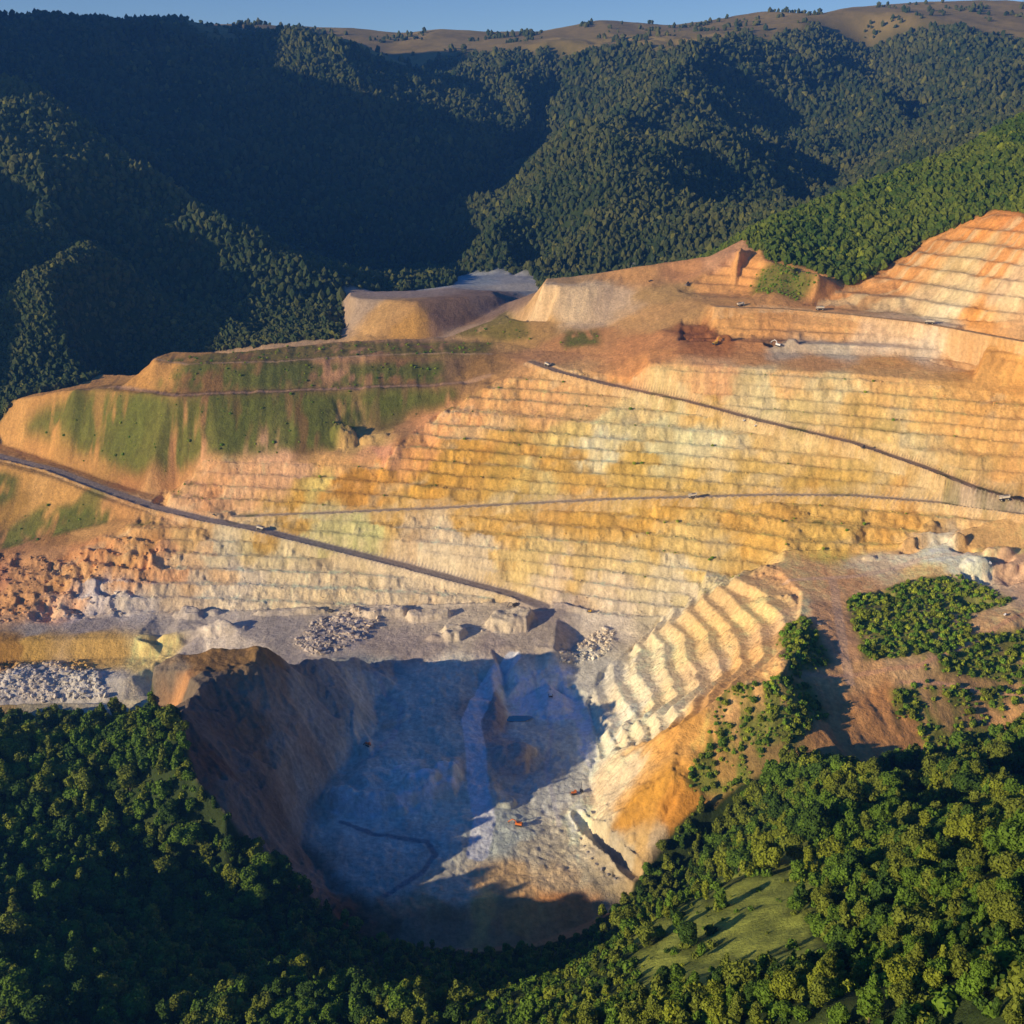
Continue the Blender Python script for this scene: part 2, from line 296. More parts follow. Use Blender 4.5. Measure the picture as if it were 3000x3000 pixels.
def terrace(z, hb, base, b, ragged, zw=0):
    q = (z - base + ragged) / hb; k = np.floor(q); t = q - k
    s = np.clip((t - b) / (1 - b), 0, 1); s = np.where(s < .3, s * .55, .165 + (s - .3) * .835 / .7) + np.clip(t / b, 0, 1) * .02
    return base - np.clip(ragged, -4, 4)*0.25 + hb * (k + s) - zw
rag = fbm(GX, GY, 48, 3, 77) * 3.6 + fbm(GX, GY, 12, 3, 78) * 2.4 + np.abs(fbm(GX, GY, 5, 2, 76)) * 1.6
zwarp = (vnoise(soft / 27.0, soft * 0 + .5, 66) - .5) * 9.0; rag = rag + zwarp * .9
T1 = terrace(soft, HB, -300 - HB*20, .40 + .16*fbm(GX, GY, 60, 3, 81), rag) + fbm(GX, GY, 5, 3, 82) * .8 - zwarp*.6
T2 = terrace(soft, HB, -300 - HB*20 + 4, .46 + .1*fbm(GX, GY, 40, 2, 83), fbm(GX, GY, 40, 3, 79) * 3 + np.abs(fbm(GX, GY, 7, 3, 84)) * 2.6)
T3 = terrace(soft, 18.5, -213 - 18.5*10, .38, fbm(GX, GY, 45, 3, 80) * 3 + fbm(GX, GY, 12, 3, 85) * 2.5) + fbm(GX, GY, 6, 3, 86) * .9
def lerp(a, b, m): return a * (1 - m) + b * m
mb = blur(M_bench, 1, 1, 1); Z = lerp(Z, T1, mb)
Z = lerp(Z, T2, blur(M_bench2, 1, 1, 1)); Z = lerp(Z, T3, blur(M_bench3, 1, 1, 1)); Z = lerp(Z, terrace(soft, 12, -300, .4, rag*.5), blur(M_bench4, 1, 1, 1))
M_bench5 = zone((2000,930),(2100,905),(2700,952),(3400,1078),(3400,1098),(3000,1066),(2600,1024),(2300,1016),(1990,1000), warp=0)
Z = lerp(Z, terrace(soft, 10.5, -256, .34, fbm(GX, GY, 30, 3, 87) * 3 + fbm(GX, GY, 8, 3, 89) * 2), blur(M_bench5, 1, 1, 1))
# broken ground
M_broken = zone((0,1620),(150,1640),(330,1590),(470,1570),(520,1640),(420,1720),(380,1800),(0,1830),(-300,1850),(-300,1640))
Z += blur(M_broken, 3, 3) * (np.abs(fbm(GX, GY, 34, 4, 12)) * -15 + 4 + fbm(GX, GY, 9, 3, 13) * 2.6)
M_floor_pit = zone((1000,1950),(1300,1915),(1640,1925),(1720,2060),(1745,2200),(1700,2480),(1740,2600),(1350,2650),(1150,2690),(900,2480),(940,2300),(1040,2100))
M_pitwall = zone((755,1918),(950,1936),(1150,1940),(1165,2040),(1040,2210),(950,2300),(890,2480),(1100,2695),(1040,2730),(850,2570),(660,2390),(540,2200),(530,2090),(600,1990))
Z += blur(zone((430,1880),(770,1880),(770,1925),(560,2095),(480,2095),(430,1990), warp=0), 5, 5) * (fbm(GX, GY, 22, 4, 27) * 6 - 2)
Z += blur(M_pitwall, 4, 4) * (fbm(GX, GY, 46, 4, 21) * 10 - np.abs(fbm(GX, GY, 17, 4, 23)) * 9 + 2)
Z += blur(zone((950,2290),(1060,2230),(1330,2200),(1370,2300),(1330,2360),(1070,2400),(940,2380)), 4, 4) * (fbm(GX, GY, 20, 4, 22) * 5)
Z += blur(zone((1860,2060),(1990,2125),(2000,2320),(1850,2570),(1760,2590),(1700,2470),(1745,2330),(1750,2210)), 4, 4) * (fbm(GX, GY, 26, 4, 25) * 5 - np.abs(fbm(GX, GY, 9, 3, 24)) * 4)
M_slope = zone((2350,1760),(3400,1740),(3400,2080),(3000,2130),(2500,2240),(2300,2240),(2100,2350),(2000,2330),(1965,2250),(2130,2020),(2340,1900))
Z += blur(M_slope, 4, 4) * fbm(GX, GY, 30, 4, 26) * 3.5
M_dumps = zone((0,1250),(222,1138),(450,1048),(1000,990),(1470,1000),(1440,1145),(1080,1250),(980,1325),(560,1400),(450,1445),(150,1345))
run = fbm(GX + GY*.15, GY, 13, 3, 61, sy=120)
Z += blur(M_dumps, 3, 3) * (run * 1.6)
Z += M_mine * (fbm(GX, GY, 12, 3, 41) * 0.7 + fbm(GX, GY, 3.5, 2, 42) * .35)
Z += blur(M_floor_pit, 3, 3) * (fbm(GX, GY, 30, 4, 43) * 2.4 + np.abs(fbm(GX, GY, 11, 3, 46)) * 1.8)
# rubble terraces
M_rub = [zone(*z) for z in [((860,1890),(920,1820),(1010,1795),(1120,1815),(1080,1870),(1000,1905),(930,1925)), ((-300,1960),(0,1945),(250,1940),(300,2000),(330,2050),(0,2058),(-300,2070)), ((1650,1900),(1760,1840),(1800,1850),(1790,1910),(1700,1950),(1640,1940)), ((560,1835),(600,1828),(650,1830),(690,1855),(560,1870))]]
MR = blur(np.maximum.reduce(M_rub), 3, 3)
Z += MR * (3.0 + fbm(GX, GY, 11, 3, 44) * 4.6)
# small relief features: heaps and blocks (centre pixel, height, rx, ry, power)
def feature(px, py, hgt, rx, ry, p=4, rot=0.0):
    global Z
    x0, y0 = hit(px, py); c, s = math.cos(rot), math.sin(rot)
    r0, r1 = np.searchsorted(YS, y0 - rx - ry - 10), np.searchsorted(YS, y0 + rx + ry + 10)
    X, Y = GX[r0:r1] - x0, GY[r0:r1] - y0
    wob = 1 + 0.42 * fbm(GX[r0:r1], GY[r0:r1], 13, 3, int(px) % 97)
    q = (np.abs((X*c + Y*s) / rx)**2.4 + np.abs((-X*s + Y*c) / ry)**2.4) ** (1/2.4) * wob
    e = np.clip((1 - q) * p, 0, 1); Z[r0:r1] += hgt * (e*.5 + e*e*(3-2*e)*.5) * (1 + 0.30*fbm(GX[r0:r1], GY[r0:r1], 9, 3, 5))
feature(1500,1825, 11, 30, 19, 4, 0.15); feature(1330,1858, 9, 14, 17, 3,.3); feature(1280,1872, 5, 14, 10, 2)
feature(1120,1800, 8, 34, 12, 5); feature(1250,1810, 7, 26, 11, 5); feature(640,1848, 7, 32, 10, 2.2); feature(560,1805, 7, 20, 8, 2.5, -.3); feature(860,1795, 5, 46, 6, 3); feature(590,1800, 4, 30, 6, 3)
for px, py, hg, rx, ry, rot in [(1452,2020,3.5,9,26,.1),(1466,2090,4,9,20,-.05),(1500,2215,4,19,12,.2),(1540,2200,4,12,9,0),(1240,2290,6,20,10,.3),(1310,2265,6,16,9,.1),(1120,2350,5,26,9,-.2),(1000,2330,6,18,9,-.3),(1620,2085,5,22,6,0),(1470,2350,4,14,8,0),(1150,2120,4,26,5,.5),(1060,2180,5,9,24,.4)]: feature(px, py, hg, rx, ry, 2.6, rot)
feature(1010,1290, 18, 18, 14, 1.6); feature(1095,1290, 6, 26, 8, 3); feature(585,1570, 6, 12, 8, 1.6)
feature(2040,985, -9, 20, 9, 3); feature(2265,1000, -9, 16, 9, 3); feature(2120,1000, 7, 12, 6, 2.5); feature(2320,1005, 5, 10, 5, 2.5)
for px, py, hg, rx in [(2720,1545,10,10),(2660,1600,8,9),(2750,1625,3,40),(2810,1600,11,9),(2800,1590,8,12),(2545,1640,6,9),(2705,1585,6,14),(2925,1625,12,14),(2860,1660,14,18)]: feature(px, py, hg*.62, rx*1.15, rx*.7, 2.2)
for px, py, hg, rx, ry in [(2945,1685,-10,40,15),(2905,1642,-8,24,9),(2822,1612,-6,16,8),(2725,1590,-6,20,7),(2665,1618,-4,10,6),(2600,1745,-5,8,10),(2860,1765,-7,16,12)]: feature(px, py, hg, rx, ry, 3.5)  # hollows added so their rims throw dark patches of shade

# ------------------------------------------------------------------ cut the haul roads in
d, hh, side = road_field([(1692,2395,-580),(1735,2465,-583),(1790,2525,-584),(1865,2575,-578)])      # small ramp between two berms at the pit mouth
m = np.clip((6.5 - d) / 2.0, 0, 1); Z = lerp(Z, hh, m); Z += 1.7 * np.clip(1 - np.abs(d - 6.5) / 2.4, 0, 1) * (1 + .5*fbm(GX, GY, 5, 2, 6)); M_ramp = d < 5.5
M_road = np.zeros((NR, NC)); RD = []
for pl, wd, berm in ROADS:
    d, hh, side = road_field(pl); wv = wd/2 * (1 + .12*fbm(GX, GY, 40, 2, 3))
    m = np.clip((wv + 2.0 - d) / 2.0, 0, 1)
    Z = lerp(Z, hh + 0.15*fbm(GX, GY, 9, 2, 4), m)
    if berm: Z += 2.4 * np.clip(1 - np.abs(d - wv - .6) / 2.0, 0, 1) * (side > 0) * (1 + .5*fbm(GX, GY, 8, 2, 6)) * (np.hypot(GX-atH(*pl[-1])[0], GY-atH(*pl[-1])[1]) > 30) * (np.hypot(GX-atH(*pl[0])[0], GY-atH(*pl[0])[1]) > 40)
    M_road = np.maximum(M_road, np.clip((wv + .5 - d) / 1.2, 0, 1)); RD.append((d, side, wv))

def zat(x, y):
    u = x / y; c = np.clip(np.searchsorted(US, u), 1, NC-1); r = np.clip(np.searchsorted(YS, y), 1, NR-1)
    fu = np.clip((u - US[c-1]) / (US[c]-US[c-1]), 0, 1); fv = np.clip((y - YS[r-1]) / (YS[r]-YS[r-1]), 0, 1)
    return (Z[r-1, c-1]*(1-fu) + Z[r-1, c]*fu)*(1-fv) + (Z[r, c-1]*(1-fu) + Z[r, c]*fu)*fv
Z0 = Z.copy()

# ------------------------------------------------------------------ ground colours (albedo, in plan)
def lin(c):
    c = np.array(c, float) / 255; return np.where(c <= .04045, c/12.92, ((c+.055)/1.055)**2.4) / np.array([1.06, .95, .80])
K = 1.2; SUNTINT = np.array([1.06, .95, .80])
CS = [  # pixel x, y, rock colour, mostly as sunlit; painted shade in front of the rim mound
 (1250,1260,(222,150,98)),(1350,1220,(224,152,96)),(1500,1140,(222,158,98)),(1600,1180,(222,160,104)),(1200,1300,(224,148,84)),(1100,1320,(222,150,112)),(1400,1260,(220,170,118)),
 (1750,1200,(212,160,104)),(1900,1220,(205,172,118)),(1800,1250,(206,184,132)),(1960,1290,(206,190,144)),(1750,1310,(214,196,158)),(2080,1300,(210,192,150)),(1650,1290,(206,172,104)),(1500,1300,(206,152,72)),
 (1350,1330,(200,142,52)),(1250,1380,(196,140,48)),(1450,1380,(198,148,62)),(1650,1350,(200,150,66)),(1850,1380,(198,156,74)),(2100,1370,(214,182,130)),(2050,1420,(196,154,72)),(1500,1440,(198,156,74)),(1520,1430,(206,180,120)),
 (1000,1430,(186,122,32)),(1080,1400,(196,132,44)),(900,1450,(206,176,98)),(870,1480,(184,132,44)),(950,1380,(206,150,92)),(700,1370,(222,160,116)),(600,1430,(214,150,104)),(550,1480,(206,150,110)),(800,1360,(218,160,120)),(1050,1355,(220,156,104)),
 (800,1560,(180,132,50)),(950,1550,(190,176,120)),(1040,1560,(178,170,112)),(1150,1530,(196,150,80)),(1400,1510,(200,148,66)),(1600,1500,(204,150,74)),(1200,1560,(208,176,140)),(1250,1600,(214,184,152)),(1500,1570,(204,152,72)),(1700,1530,(200,146,60)),
 (1900,1530,(204,150,62)),(2200,1500,(204,152,72)),(2400,1500,(206,156,76)),(2600,1480,(216,160,88)),(2600,1560,(214,160,80)),(2200,1570,(206,154,70)),(2450,1580,(200,156,76)),(1900,1600,(204,160,84)),(2050,1620,(206,170,104)),(2150,1640,(200,164,98)),
 (1400,1640,(212,184,152)),(1550,1640,(206,172,112)),(1700,1640,(206,170,112)),(1850,1660,(206,176,122)),(1300,1660,(216,190,160)),(1600,1700,(212,180,148)),(1800,1720,(208,180,150)),(1950,1710,(204,182,148)),(2080,1690,(196,176,136)),(2000,1750,(206,186,160)),(1800,1790,(208,186,166)),
 (300,1540,(196,142,84)),(420,1590,(206,146,88)),(550,1560,(208,160,102)),(650,1620,(206,184,152)),(450,1640,(214,150,106)),(600,1650,(208,164,124)),(750,1600,(196,170,120)),(850,1620,(204,180,140)),(1000,1680,(206,178,142)),(700,1700,(214,190,166)),(850,1730,(214,186,152)),(1150,1700,(212,186,156)),(1300,1740,(210,184,156)),(500,1720,(206,176,148)),(400,1760,(200,180,168)),
 (100,1660,(186,132,88)),(200,1700,(204,146,96)),(60,1740,(200,142,92)),(180,1780,(212,160,130)),(300,1750,(196,176,172)),(30,1600,(160,110,72)),(0,1690,(180,120,86)),(250,1640,(196,128,82)),(-200,1700,(190,130,90)),
 (100,1850,(164,146,136)),(300,1830,(166,146,138)),(600,1880,(166,148,140)),(500,1840,(170,152,142)),(800,1840,(168,150,140)),(1100,1860,(172,150,138)),(1200,1900,(170,148,136)),(1450,1890,(176,152,136)),(1600,1790,(168,146,134)),(1550,1850,(176,154,136)),(1000,1850,(180,160,150)),(640,1840,(214,190,170)),(1130,1795,(206,180,156)),(1320,1840,(206,182,156)),(1500,1810,(200,176,150)),
 (100,1905,(198,150,72)),(300,1900,(206,158,84)),(0,1915,(170,120,52)),(420,1900,(222,188,120)),(100,1985,(196,178,166)),(250,2000,(190,176,166)),(30,2030,(190,174,164)),(100,2090,(176,156,124)),(280,2080,(182,164,140)),(20,2100,(176,140,84)),(450,2020,(140,130,124)),
 (560,1930,(132,96,56)),(700,1905,(136,100,60)),(620,1940,(120,88,54)),(740,1900,(140,104,62)),(520,2050,(184,128,84)),(600,1990,(118,100,84)),(500,2000,(124,106,90)),(560,2020,(116,96,80)),(470,1975,(130,110,92)),(650,2100,(112,92,78)),(700,2250,(116,100,88)),(750,2380,(122,106,94)),(850,2500,(128,108,94)),(850,2100,(140,124,110)),(850,2250,(142,128,114)),(800,2000,(136,116,98)),(950,2100,(150,144,136)),(1000,2000,(146,140,132)),(900,1960,(132,120,108)),(1100,1960,(150,146,140)),(900,2350,(148,142,134)),(750,2150,(124,100,80)),(640,2250,(96,70,54)),(1000,2680,(104,74,54)),(1100,2720,(118,82,58)),  # greys in front of the mound paint the shaded road darker
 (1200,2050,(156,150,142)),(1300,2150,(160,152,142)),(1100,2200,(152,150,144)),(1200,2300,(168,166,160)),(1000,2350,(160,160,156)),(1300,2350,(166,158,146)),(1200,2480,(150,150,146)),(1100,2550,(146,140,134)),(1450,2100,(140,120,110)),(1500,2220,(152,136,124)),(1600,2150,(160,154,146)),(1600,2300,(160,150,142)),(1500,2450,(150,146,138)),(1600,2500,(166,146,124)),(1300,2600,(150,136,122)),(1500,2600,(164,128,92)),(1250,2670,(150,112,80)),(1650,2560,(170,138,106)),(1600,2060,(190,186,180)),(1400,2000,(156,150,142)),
 (1750,2000,(200,186,168)),(1800,2100,(228,208,184)),(1830,2020,(224,200,168)),(1780,2200,(226,206,180)),(1900,1950,(226,200,160)),(1950,2050,(222,190,146)),(1880,2130,(226,200,164)),(2000,1900,(226,190,138)),(2050,1980,(214,176,134)),(2080,1840,(224,178,120)),(2150,1950,(218,166,108)),(2200,1800,(214,166,114)),(2100,1770,(216,174,122)),(2250,1900,(210,156,104)),(2300,1800,(202,156,116)),(2150,2020,(200,146,90)),
 (1820,2300,(220,190,154)),(1800,2380,(206,184,152)),(1900,2200,(214,156,84)),(1950,2150,(208,146,72)),(1900,2330,(196,136,52)),(1850,2400,(190,132,52)),(1950,2350,(186,122,46)),(1800,2450,(178,160,138)),(1850,2500,(190,150,96)),(1900,2480,(160,136,112)),(1780,2540,(170,150,124)),
 (1400,2680,(206,146,84)),(1550,2680,(200,134,76)),(1650,2680,(186,120,68)),(1450,2730,(176,120,80)),(1600,2740,(176,116,70)),(1250,2730,(150,116,90)),(1150,2740,(140,112,90)),
 (2350,1680,(196,140,96)),(2450,1700,(180,128,88)),(2600,1650,(176,148,122)),(2750,1610,(196,176,156)),(2820,1625,(192,172,152)),(2650,1625,(190,166,144)),(2700,1670,(192,146,98)),(2850,1600,(206,156,96)),(2800,1530,(222,170,112)),(2950,1560,(222,168,104)),(3000,1650,(170,130,104)),(2650,1600,(196,150,98)),(2400,1800,(170,122,86)),(2450,1900,(166,118,84)),(2330,1850,(170,124,84)),
 (2550,2050,(166,110,66)),(2450,2120,(156,106,64)),(2600,2180,(160,108,66)),(2750,2050,(140,104,66)),(2900,2000,(146,106,70)),(2500,1980,(172,124,82)),(3000,1900,(180,134,92)),(2200,2100,(146,108,66)),(2250,2200,(120,92,54)),(2100,2300,(150,112,60)),(2650,1960,(172,130,90)),(3000,2100,(176,126,80)),
 (2400,1060,(206,146,92)),(2600,1060,(214,152,88)),(2800,1030,(190,140,92)),(2200,1050,(210,144,88)),(1900,1050,(206,138,82)),(2100,1100,(222,160,112)),(2350,1110,(222,166,108)),(2600,1110,(218,162,100)),(2850,1120,(216,154,84)),(2950,1180,(216,152,80)),
 (2150,1140,(206,176,128)),(2250,1150,(212,186,140)),(2350,1170,(206,176,118)),(2100,1190,(212,162,84)),(2450,1140,(210,180,130)),(2550,1200,(206,160,92)),(2600,1250,(206,166,104)),(2750,1200,(216,160,92)),(2900,1280,(218,158,90)),(2700,1290,(208,180,132)),(2950,1380,(220,158,92)),(2800,1360,(210,164,104)),
 (2400,1330,(206,162,98)),(2550,1370,(200,160,92)),(2300,1320,(214,176,118)),(2700,1430,(212,170,108)),(2400,1420,(196,152,74)),(2900,1450,(222,170,112)),(2200,1400,(200,160,88)),
 (2300,1015,(186,160,136)),(2450,1015,(196,172,146)),(2600,1015,(206,176,148)),(2750,1025,(196,170,146)),(2900,1040,(206,144,76)),(2100,1010,(178,110,62)),(2200,1010,(196,130,78)),(2270,1000,(150,104,70)),(2040,990,(140,84,50)),(2250,950,(214,148,86)),(2450,960,(218,156,96)),(2600,970,(212,168,128)),(2800,990,(216,160,104)),(2150,950,(206,146,86)),
 (2550,880,(186,138,92)),(2700,880,(196,160,120)),(2600,830,(206,140,82)),(2800,860,(200,170,130)),(2900,900,(206,136,66)),(2800,780,(206,168,116)),(2700,780,(206,140,80)),(2900,780,(208,140,80)),(2850,700,(216,140,72)),(2950,660,(210,132,70)),(2950,840,(196,160,124)),(2430,880,(206,140,84)),(2750,930,(208,182,148)),
 (1700,880,(206,170,132)),(1600,900,(206,168,128)),(1800,880,(196,160,128)),(1900,920,(196,144,90)),(2000,920,(186,138,86)),(1650,820,(190,144,96)),(1850,810,(190,134,82)),(2000,800,(190,130,84)),(2100,760,(196,140,100)),(2100,830,(206,144,86)),(2220,790,(206,140,80)),(1950,860,(176,134,84)),
 (1700,1000,(196,134,82)),(1600,1050,(196,136,86)),(1900,1010,(196,130,80)),(1550,980,(190,140,80)),(1600,1100,(200,150,96)),
 (1150,940,(196,144,86)),(1120,930,(200,150,92)),(1200,960,(196,140,70)),(1060,900,(170,140,116)),(1200,860,(172,142,124)),(1350,910,(150,112,84)),(1300,950,(146,108,82)),(1420,900,(140,110,92)),(1350,970,(176,140,110)),(1500,820,(176,164,156)),(1400,820,(160,160,160)),(1550,840,(196,176,156)),
 (480,1090,(192,136,74)),(420,1110,(186,130,68)),(300,1180,(150,112,58)),(100,1250,(186,130,72)),(50,1290,(196,140,78)),(600,1110,(140,100,56)),(850,1110,(124,96,56)),(1200,1100,(146,102,62)),(1300,1080,(140,104,68)),(1400,1080,(150,108,62)),(1000,1070,(190,134,92)),(1400,1120,(160,116,72)),
 (500,1380,(176,122,76)),(260,1330,(178,126,70)),(380,1390,(168,112,66)),(700,1250,(110,88,44)),(900,1250,(112,84,46)),(1150,1200,(104,86,48)),(400,1250,(130,104,50)),(1200,1270,(150,110,76)),(1010,1280,(206,160,96)),(1100,1290,(190,150,92)),
 (100,1430,(206,150,84)),(50,1480,(170,124,60)),(250,1490,(120,104,46)),(200,1440,(200,144,78)),(30,1400,(196,140,72)),(350,1500,(186,130,76)),(420,1460,(200,146,92)),(200,1560,(150,104,60)),
]
mr0, mr1 = np.searchsorted(YS, 640), np.searchsorted(YS, 3200)
CS = [(a, b, (min(240, c[0]*1.08), min(240, c[1]*1.10), min(240, c[2]*1.08)) if a > 2190 and 1600 < b < 2300 else c) for a, b, c in CS]
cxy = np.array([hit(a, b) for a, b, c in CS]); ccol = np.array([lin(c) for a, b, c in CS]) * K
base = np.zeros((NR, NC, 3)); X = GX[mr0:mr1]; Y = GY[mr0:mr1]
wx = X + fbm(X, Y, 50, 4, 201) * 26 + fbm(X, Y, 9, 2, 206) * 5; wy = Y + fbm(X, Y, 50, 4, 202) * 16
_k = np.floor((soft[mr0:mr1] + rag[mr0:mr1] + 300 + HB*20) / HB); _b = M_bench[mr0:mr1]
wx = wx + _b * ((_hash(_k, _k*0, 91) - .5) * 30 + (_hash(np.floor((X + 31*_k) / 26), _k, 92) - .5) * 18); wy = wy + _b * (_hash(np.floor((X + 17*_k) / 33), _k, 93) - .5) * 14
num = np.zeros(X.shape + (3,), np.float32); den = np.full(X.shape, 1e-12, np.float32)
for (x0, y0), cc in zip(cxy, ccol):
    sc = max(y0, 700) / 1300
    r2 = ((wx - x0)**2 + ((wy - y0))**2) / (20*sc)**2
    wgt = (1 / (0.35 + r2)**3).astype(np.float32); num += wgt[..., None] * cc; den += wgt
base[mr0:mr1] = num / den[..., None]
base[mr1:] = lin((150,120,80)) * K; base[:mr0] = lin((90,90,40)) * K
# mottling: strata, stains, weathering
st = fbm(GX, GY, 26, 4, 301, sy=26); st2 = fbm(GX, GY, 7, 3, 303)
drip = fbm(GX, GY, 5, 3, 305, sy=40)
base = lerp(base, base.mean(2, keepdims=True) * np.array([1.06, .98, .92]), .04)
base = lerp(base, lin((212,172,112)) * K, (M_bench * .14)[..., None])
mott = 1 + 0.16*st + 0.13*st2 + 0.10*drip
rust = np.clip(fbm(GX, GY, 34, 4, 311) * 2.2 - .5, 0, 1); pale = np.clip(fbm(GX, GY, 30, 4, 313, sy=14) * 2.4 - .7, 0, 1)
bench_k = np.floor((soft + rag + 300 + HB*20) / HB); blk = _hash(np.floor((GX + GY*.3 + 37*bench_k) / 21), bench_k, 71); blk2 = _hash(np.floor((GX + 11*bench_k) / 8), bench_k, 73)
base = base * (1 + M_bench * ((blk - .5) * .10 + (blk2 - .5) * .05))[..., None]
base = base * (1 + M_bench3 * (.22*fbm(GX, GY, 24, 4, 315, sy=9) + .15*fbm(GX, GY, 7, 3, 316)))[..., None]; base = lerp(base, lin((214,182,138))*K, (M_bench3 * np.clip(fbm(GX, GY, 60, 4, 317, sy=16)*1.8, 0, .6))[..., None])
wallm = np.clip(M_bench + M_bench2*.3, 0, 1) * ((GY > 1180) | (GX > -200))
base = base * mott[..., None]
base = base * (1 - (rust*wallm*.28)[..., None]*np.array([.35,.65,1.0]))
base = lerp(base, np.array([.62,.52,.38]), (pale * M_bench * .45)[..., None])
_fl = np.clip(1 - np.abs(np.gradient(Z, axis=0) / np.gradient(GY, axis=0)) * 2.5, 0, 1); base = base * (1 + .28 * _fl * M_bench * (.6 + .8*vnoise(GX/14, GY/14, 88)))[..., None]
# roads and worked floors
def paint(m, col, k=1.0):
    global base
    m = (m * k)[..., None]; base = base * (1 - m) + (lin(col) * K) * m * (1 + .12*st2[..., None])
for (d, side, wv), col in zip(RD, [(156,136,126),(176,150,126),(168,132,104),(190,146,102)]): paint(np.clip((wv + .5 - d) / 1.5, 0, 1), col, .92)
for (d, side, wv) in RD: paint(np.clip(1 - np.abs(d - wv - 2.5)/3.5, 0, 1) * np.clip(.5 + st2, 0, 1), (206,176,140), .55)
for (d, side, wv) in RD[:3]: paint(np.clip(1-np.abs(np.abs(d)-wv*.35)/1.2, 0, 1), (140,120,110), .6)
# grass and scrub on bare ground
G_green = lin((96,98,40)) * 1.12; G_dry = lin((126,108,50)) * 1.15
def grass(zn, dens_, seed, col=G_green, run_=True, fine=9):
    global base
    n = fbm(GX, GY, fine, 3, seed, sy=fine*4 if run_ else fine) * .6 + fbm(GX, GY, 40, 3, seed+3) * .8
    m = blur(zn, 2, 2) * np.clip((n + dens_) * 3, 0, 1)
    c = col * (1 + .35*fbm(GX, GY, 6, 3, seed+5))[..., None]
    base = lerp(base, c, (m*.9)[..., None]); return m
gz = [((110,1200),(222,1142),(331,1148),(520,1165),(1000,1150),(1330,1135),(1345,1165),(1300,1192),(1070,1240),(980,1320),(640,1335),(520,1410),(400,1400),(300,1350),(150,1290),(60,1265)),
      ((530,1075),(1000,1065),(1300,1060),(1300,1120),(1000,1135),(518,1150),(450,1130)), ((470,1052),(1000,1002),(1450,1002),(1430,1036),(1000,1045),(560,1066)),
      ((1330,985),(1480,910),(1560,990),(1500,1000)), ((130,1480),(330,1500),(340,1530),(200,1560),(0,1610),(-100,1600),(60,1520)), ((0,1380),(60,1400),(40,1460),(0,1480),(-100,1440)),
      ((2220,800),(2330,780),(2400,810),(2470,850),(2330,880),(2200,870)), ((1650,970),(1750,965),(1760,1010),(1650,1020)),
      ((2480,1755),(2630,1710),(2700,1690),(2850,1700),(2980,1760),(2850,1800),(2650,1790),(2500,1780)), ((2480,1770),(2650,1790),(2850,1800),(2830,1880),(2650,1930),(2530,1940)), ((2700,1900),(3000,1840),(3400,1800),(3400,1960),(3000,2000),(2700,1960)),
      ((2280,1860),(2360,1800),(2440,1950),(2300,1975)), ((2120,2030),(2380,2010),(2420,2100),(2300,2230),(2100,2340),(2010,2300),(2080,2150)), ((2600,2010),(3000,2010),(3400,1990),(3400,2080),(2980,2130),(2700,2190),(2620,2120))]
gd = [.50,.25,.45,.5,.3,.2,.65,.5,.75,.6,.5,.8,.45,.35]
GM = np.zeros((NR, NC))
for i, (z_, d_) in enumerate(zip(gz, gd)): GM = np.maximum(GM, grass(zone(*z_, seed=i), d_, 400+i*7, G_green if i not in (2,3) else G_dry))
# thin scrub along the bench tops in the upper right
flat = np.abs(np.gradient(Z, axis=0) / np.gradient(GY, axis=0)) < .35
grass(M_bench * flat * (GY < 1600) * ((GX > 350) | (GY > 1380)), -.15, 777, run_=False)
# woodland ground, far grassy tops
bare = zone((430,40),(560,98),(700,126),(850,84),(900,100),(1000,130),(1100,178),(1300,172),(1600,146),(1800,134),(2000,138),(2300,98),(2380,84),(2480,60),(2560,90),(2700,84),(2850,92),(3000,118),(3400,150),(3400,-60),(380,-60), warp=60, seed=9)
bare = np.maximum(bare, (GY > 5300) * 1.0)
wood = np.stack([.036 + .018*st2, .056 + .022*st2, .013 + .006*st2], -1)
topc = np.stack([.29 + .08*st, .215 + .05*st, .07 + .02*st], -1) * (1 + .25*fbm(GX, GY, 260, 4, 97))[..., None]
knoll = zone((1860,2760),(2010,2635),(2280,2485),(2380,2470),(2400,2560),(2380,2700),(2420,2820),(2230,2880),(2050,2930),(1900,2920), warp=6)
brushz = zone((1350,2960),(1500,2890),(1650,2845),(1860,2735),(1900,2800),(1880,2950),(1650,3000),(1350,3000), warp=6)
knoll2 = zone((2800,2540),(2870,2480),(2930,2520),(2970,2620),(2900,2640)); path2 = zone((2850,2412),(2930,2420),(3000,2435),(3300,2450),(3300,2470),(3000,2450),(2900,2436), warp=1)
wcol = lerp(wood, topc, blur(bare, 3, 3)[..., None])
kc = lin((122,122,46)) * 1.65 * (1 + .3*st2)[..., None]
kn = np.clip(knoll + knoll2, 0, 1) * np.clip(.75 + fbm(GX, GY, 10, 3, 91), 0, 1)
wcol = lerp(wcol, kc, blur(kn, 2, 2)[..., None]); wcol = lerp(wcol, lin((196,140,92))*K, path2[..., None])
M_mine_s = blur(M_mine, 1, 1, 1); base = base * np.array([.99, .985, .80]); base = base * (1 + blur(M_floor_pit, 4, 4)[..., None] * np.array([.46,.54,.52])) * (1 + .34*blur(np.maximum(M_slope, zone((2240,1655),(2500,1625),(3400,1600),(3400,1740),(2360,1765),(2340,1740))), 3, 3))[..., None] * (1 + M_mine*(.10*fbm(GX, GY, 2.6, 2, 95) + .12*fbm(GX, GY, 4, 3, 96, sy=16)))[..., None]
base = lerp(wcol, base, M_mine_s[..., None])
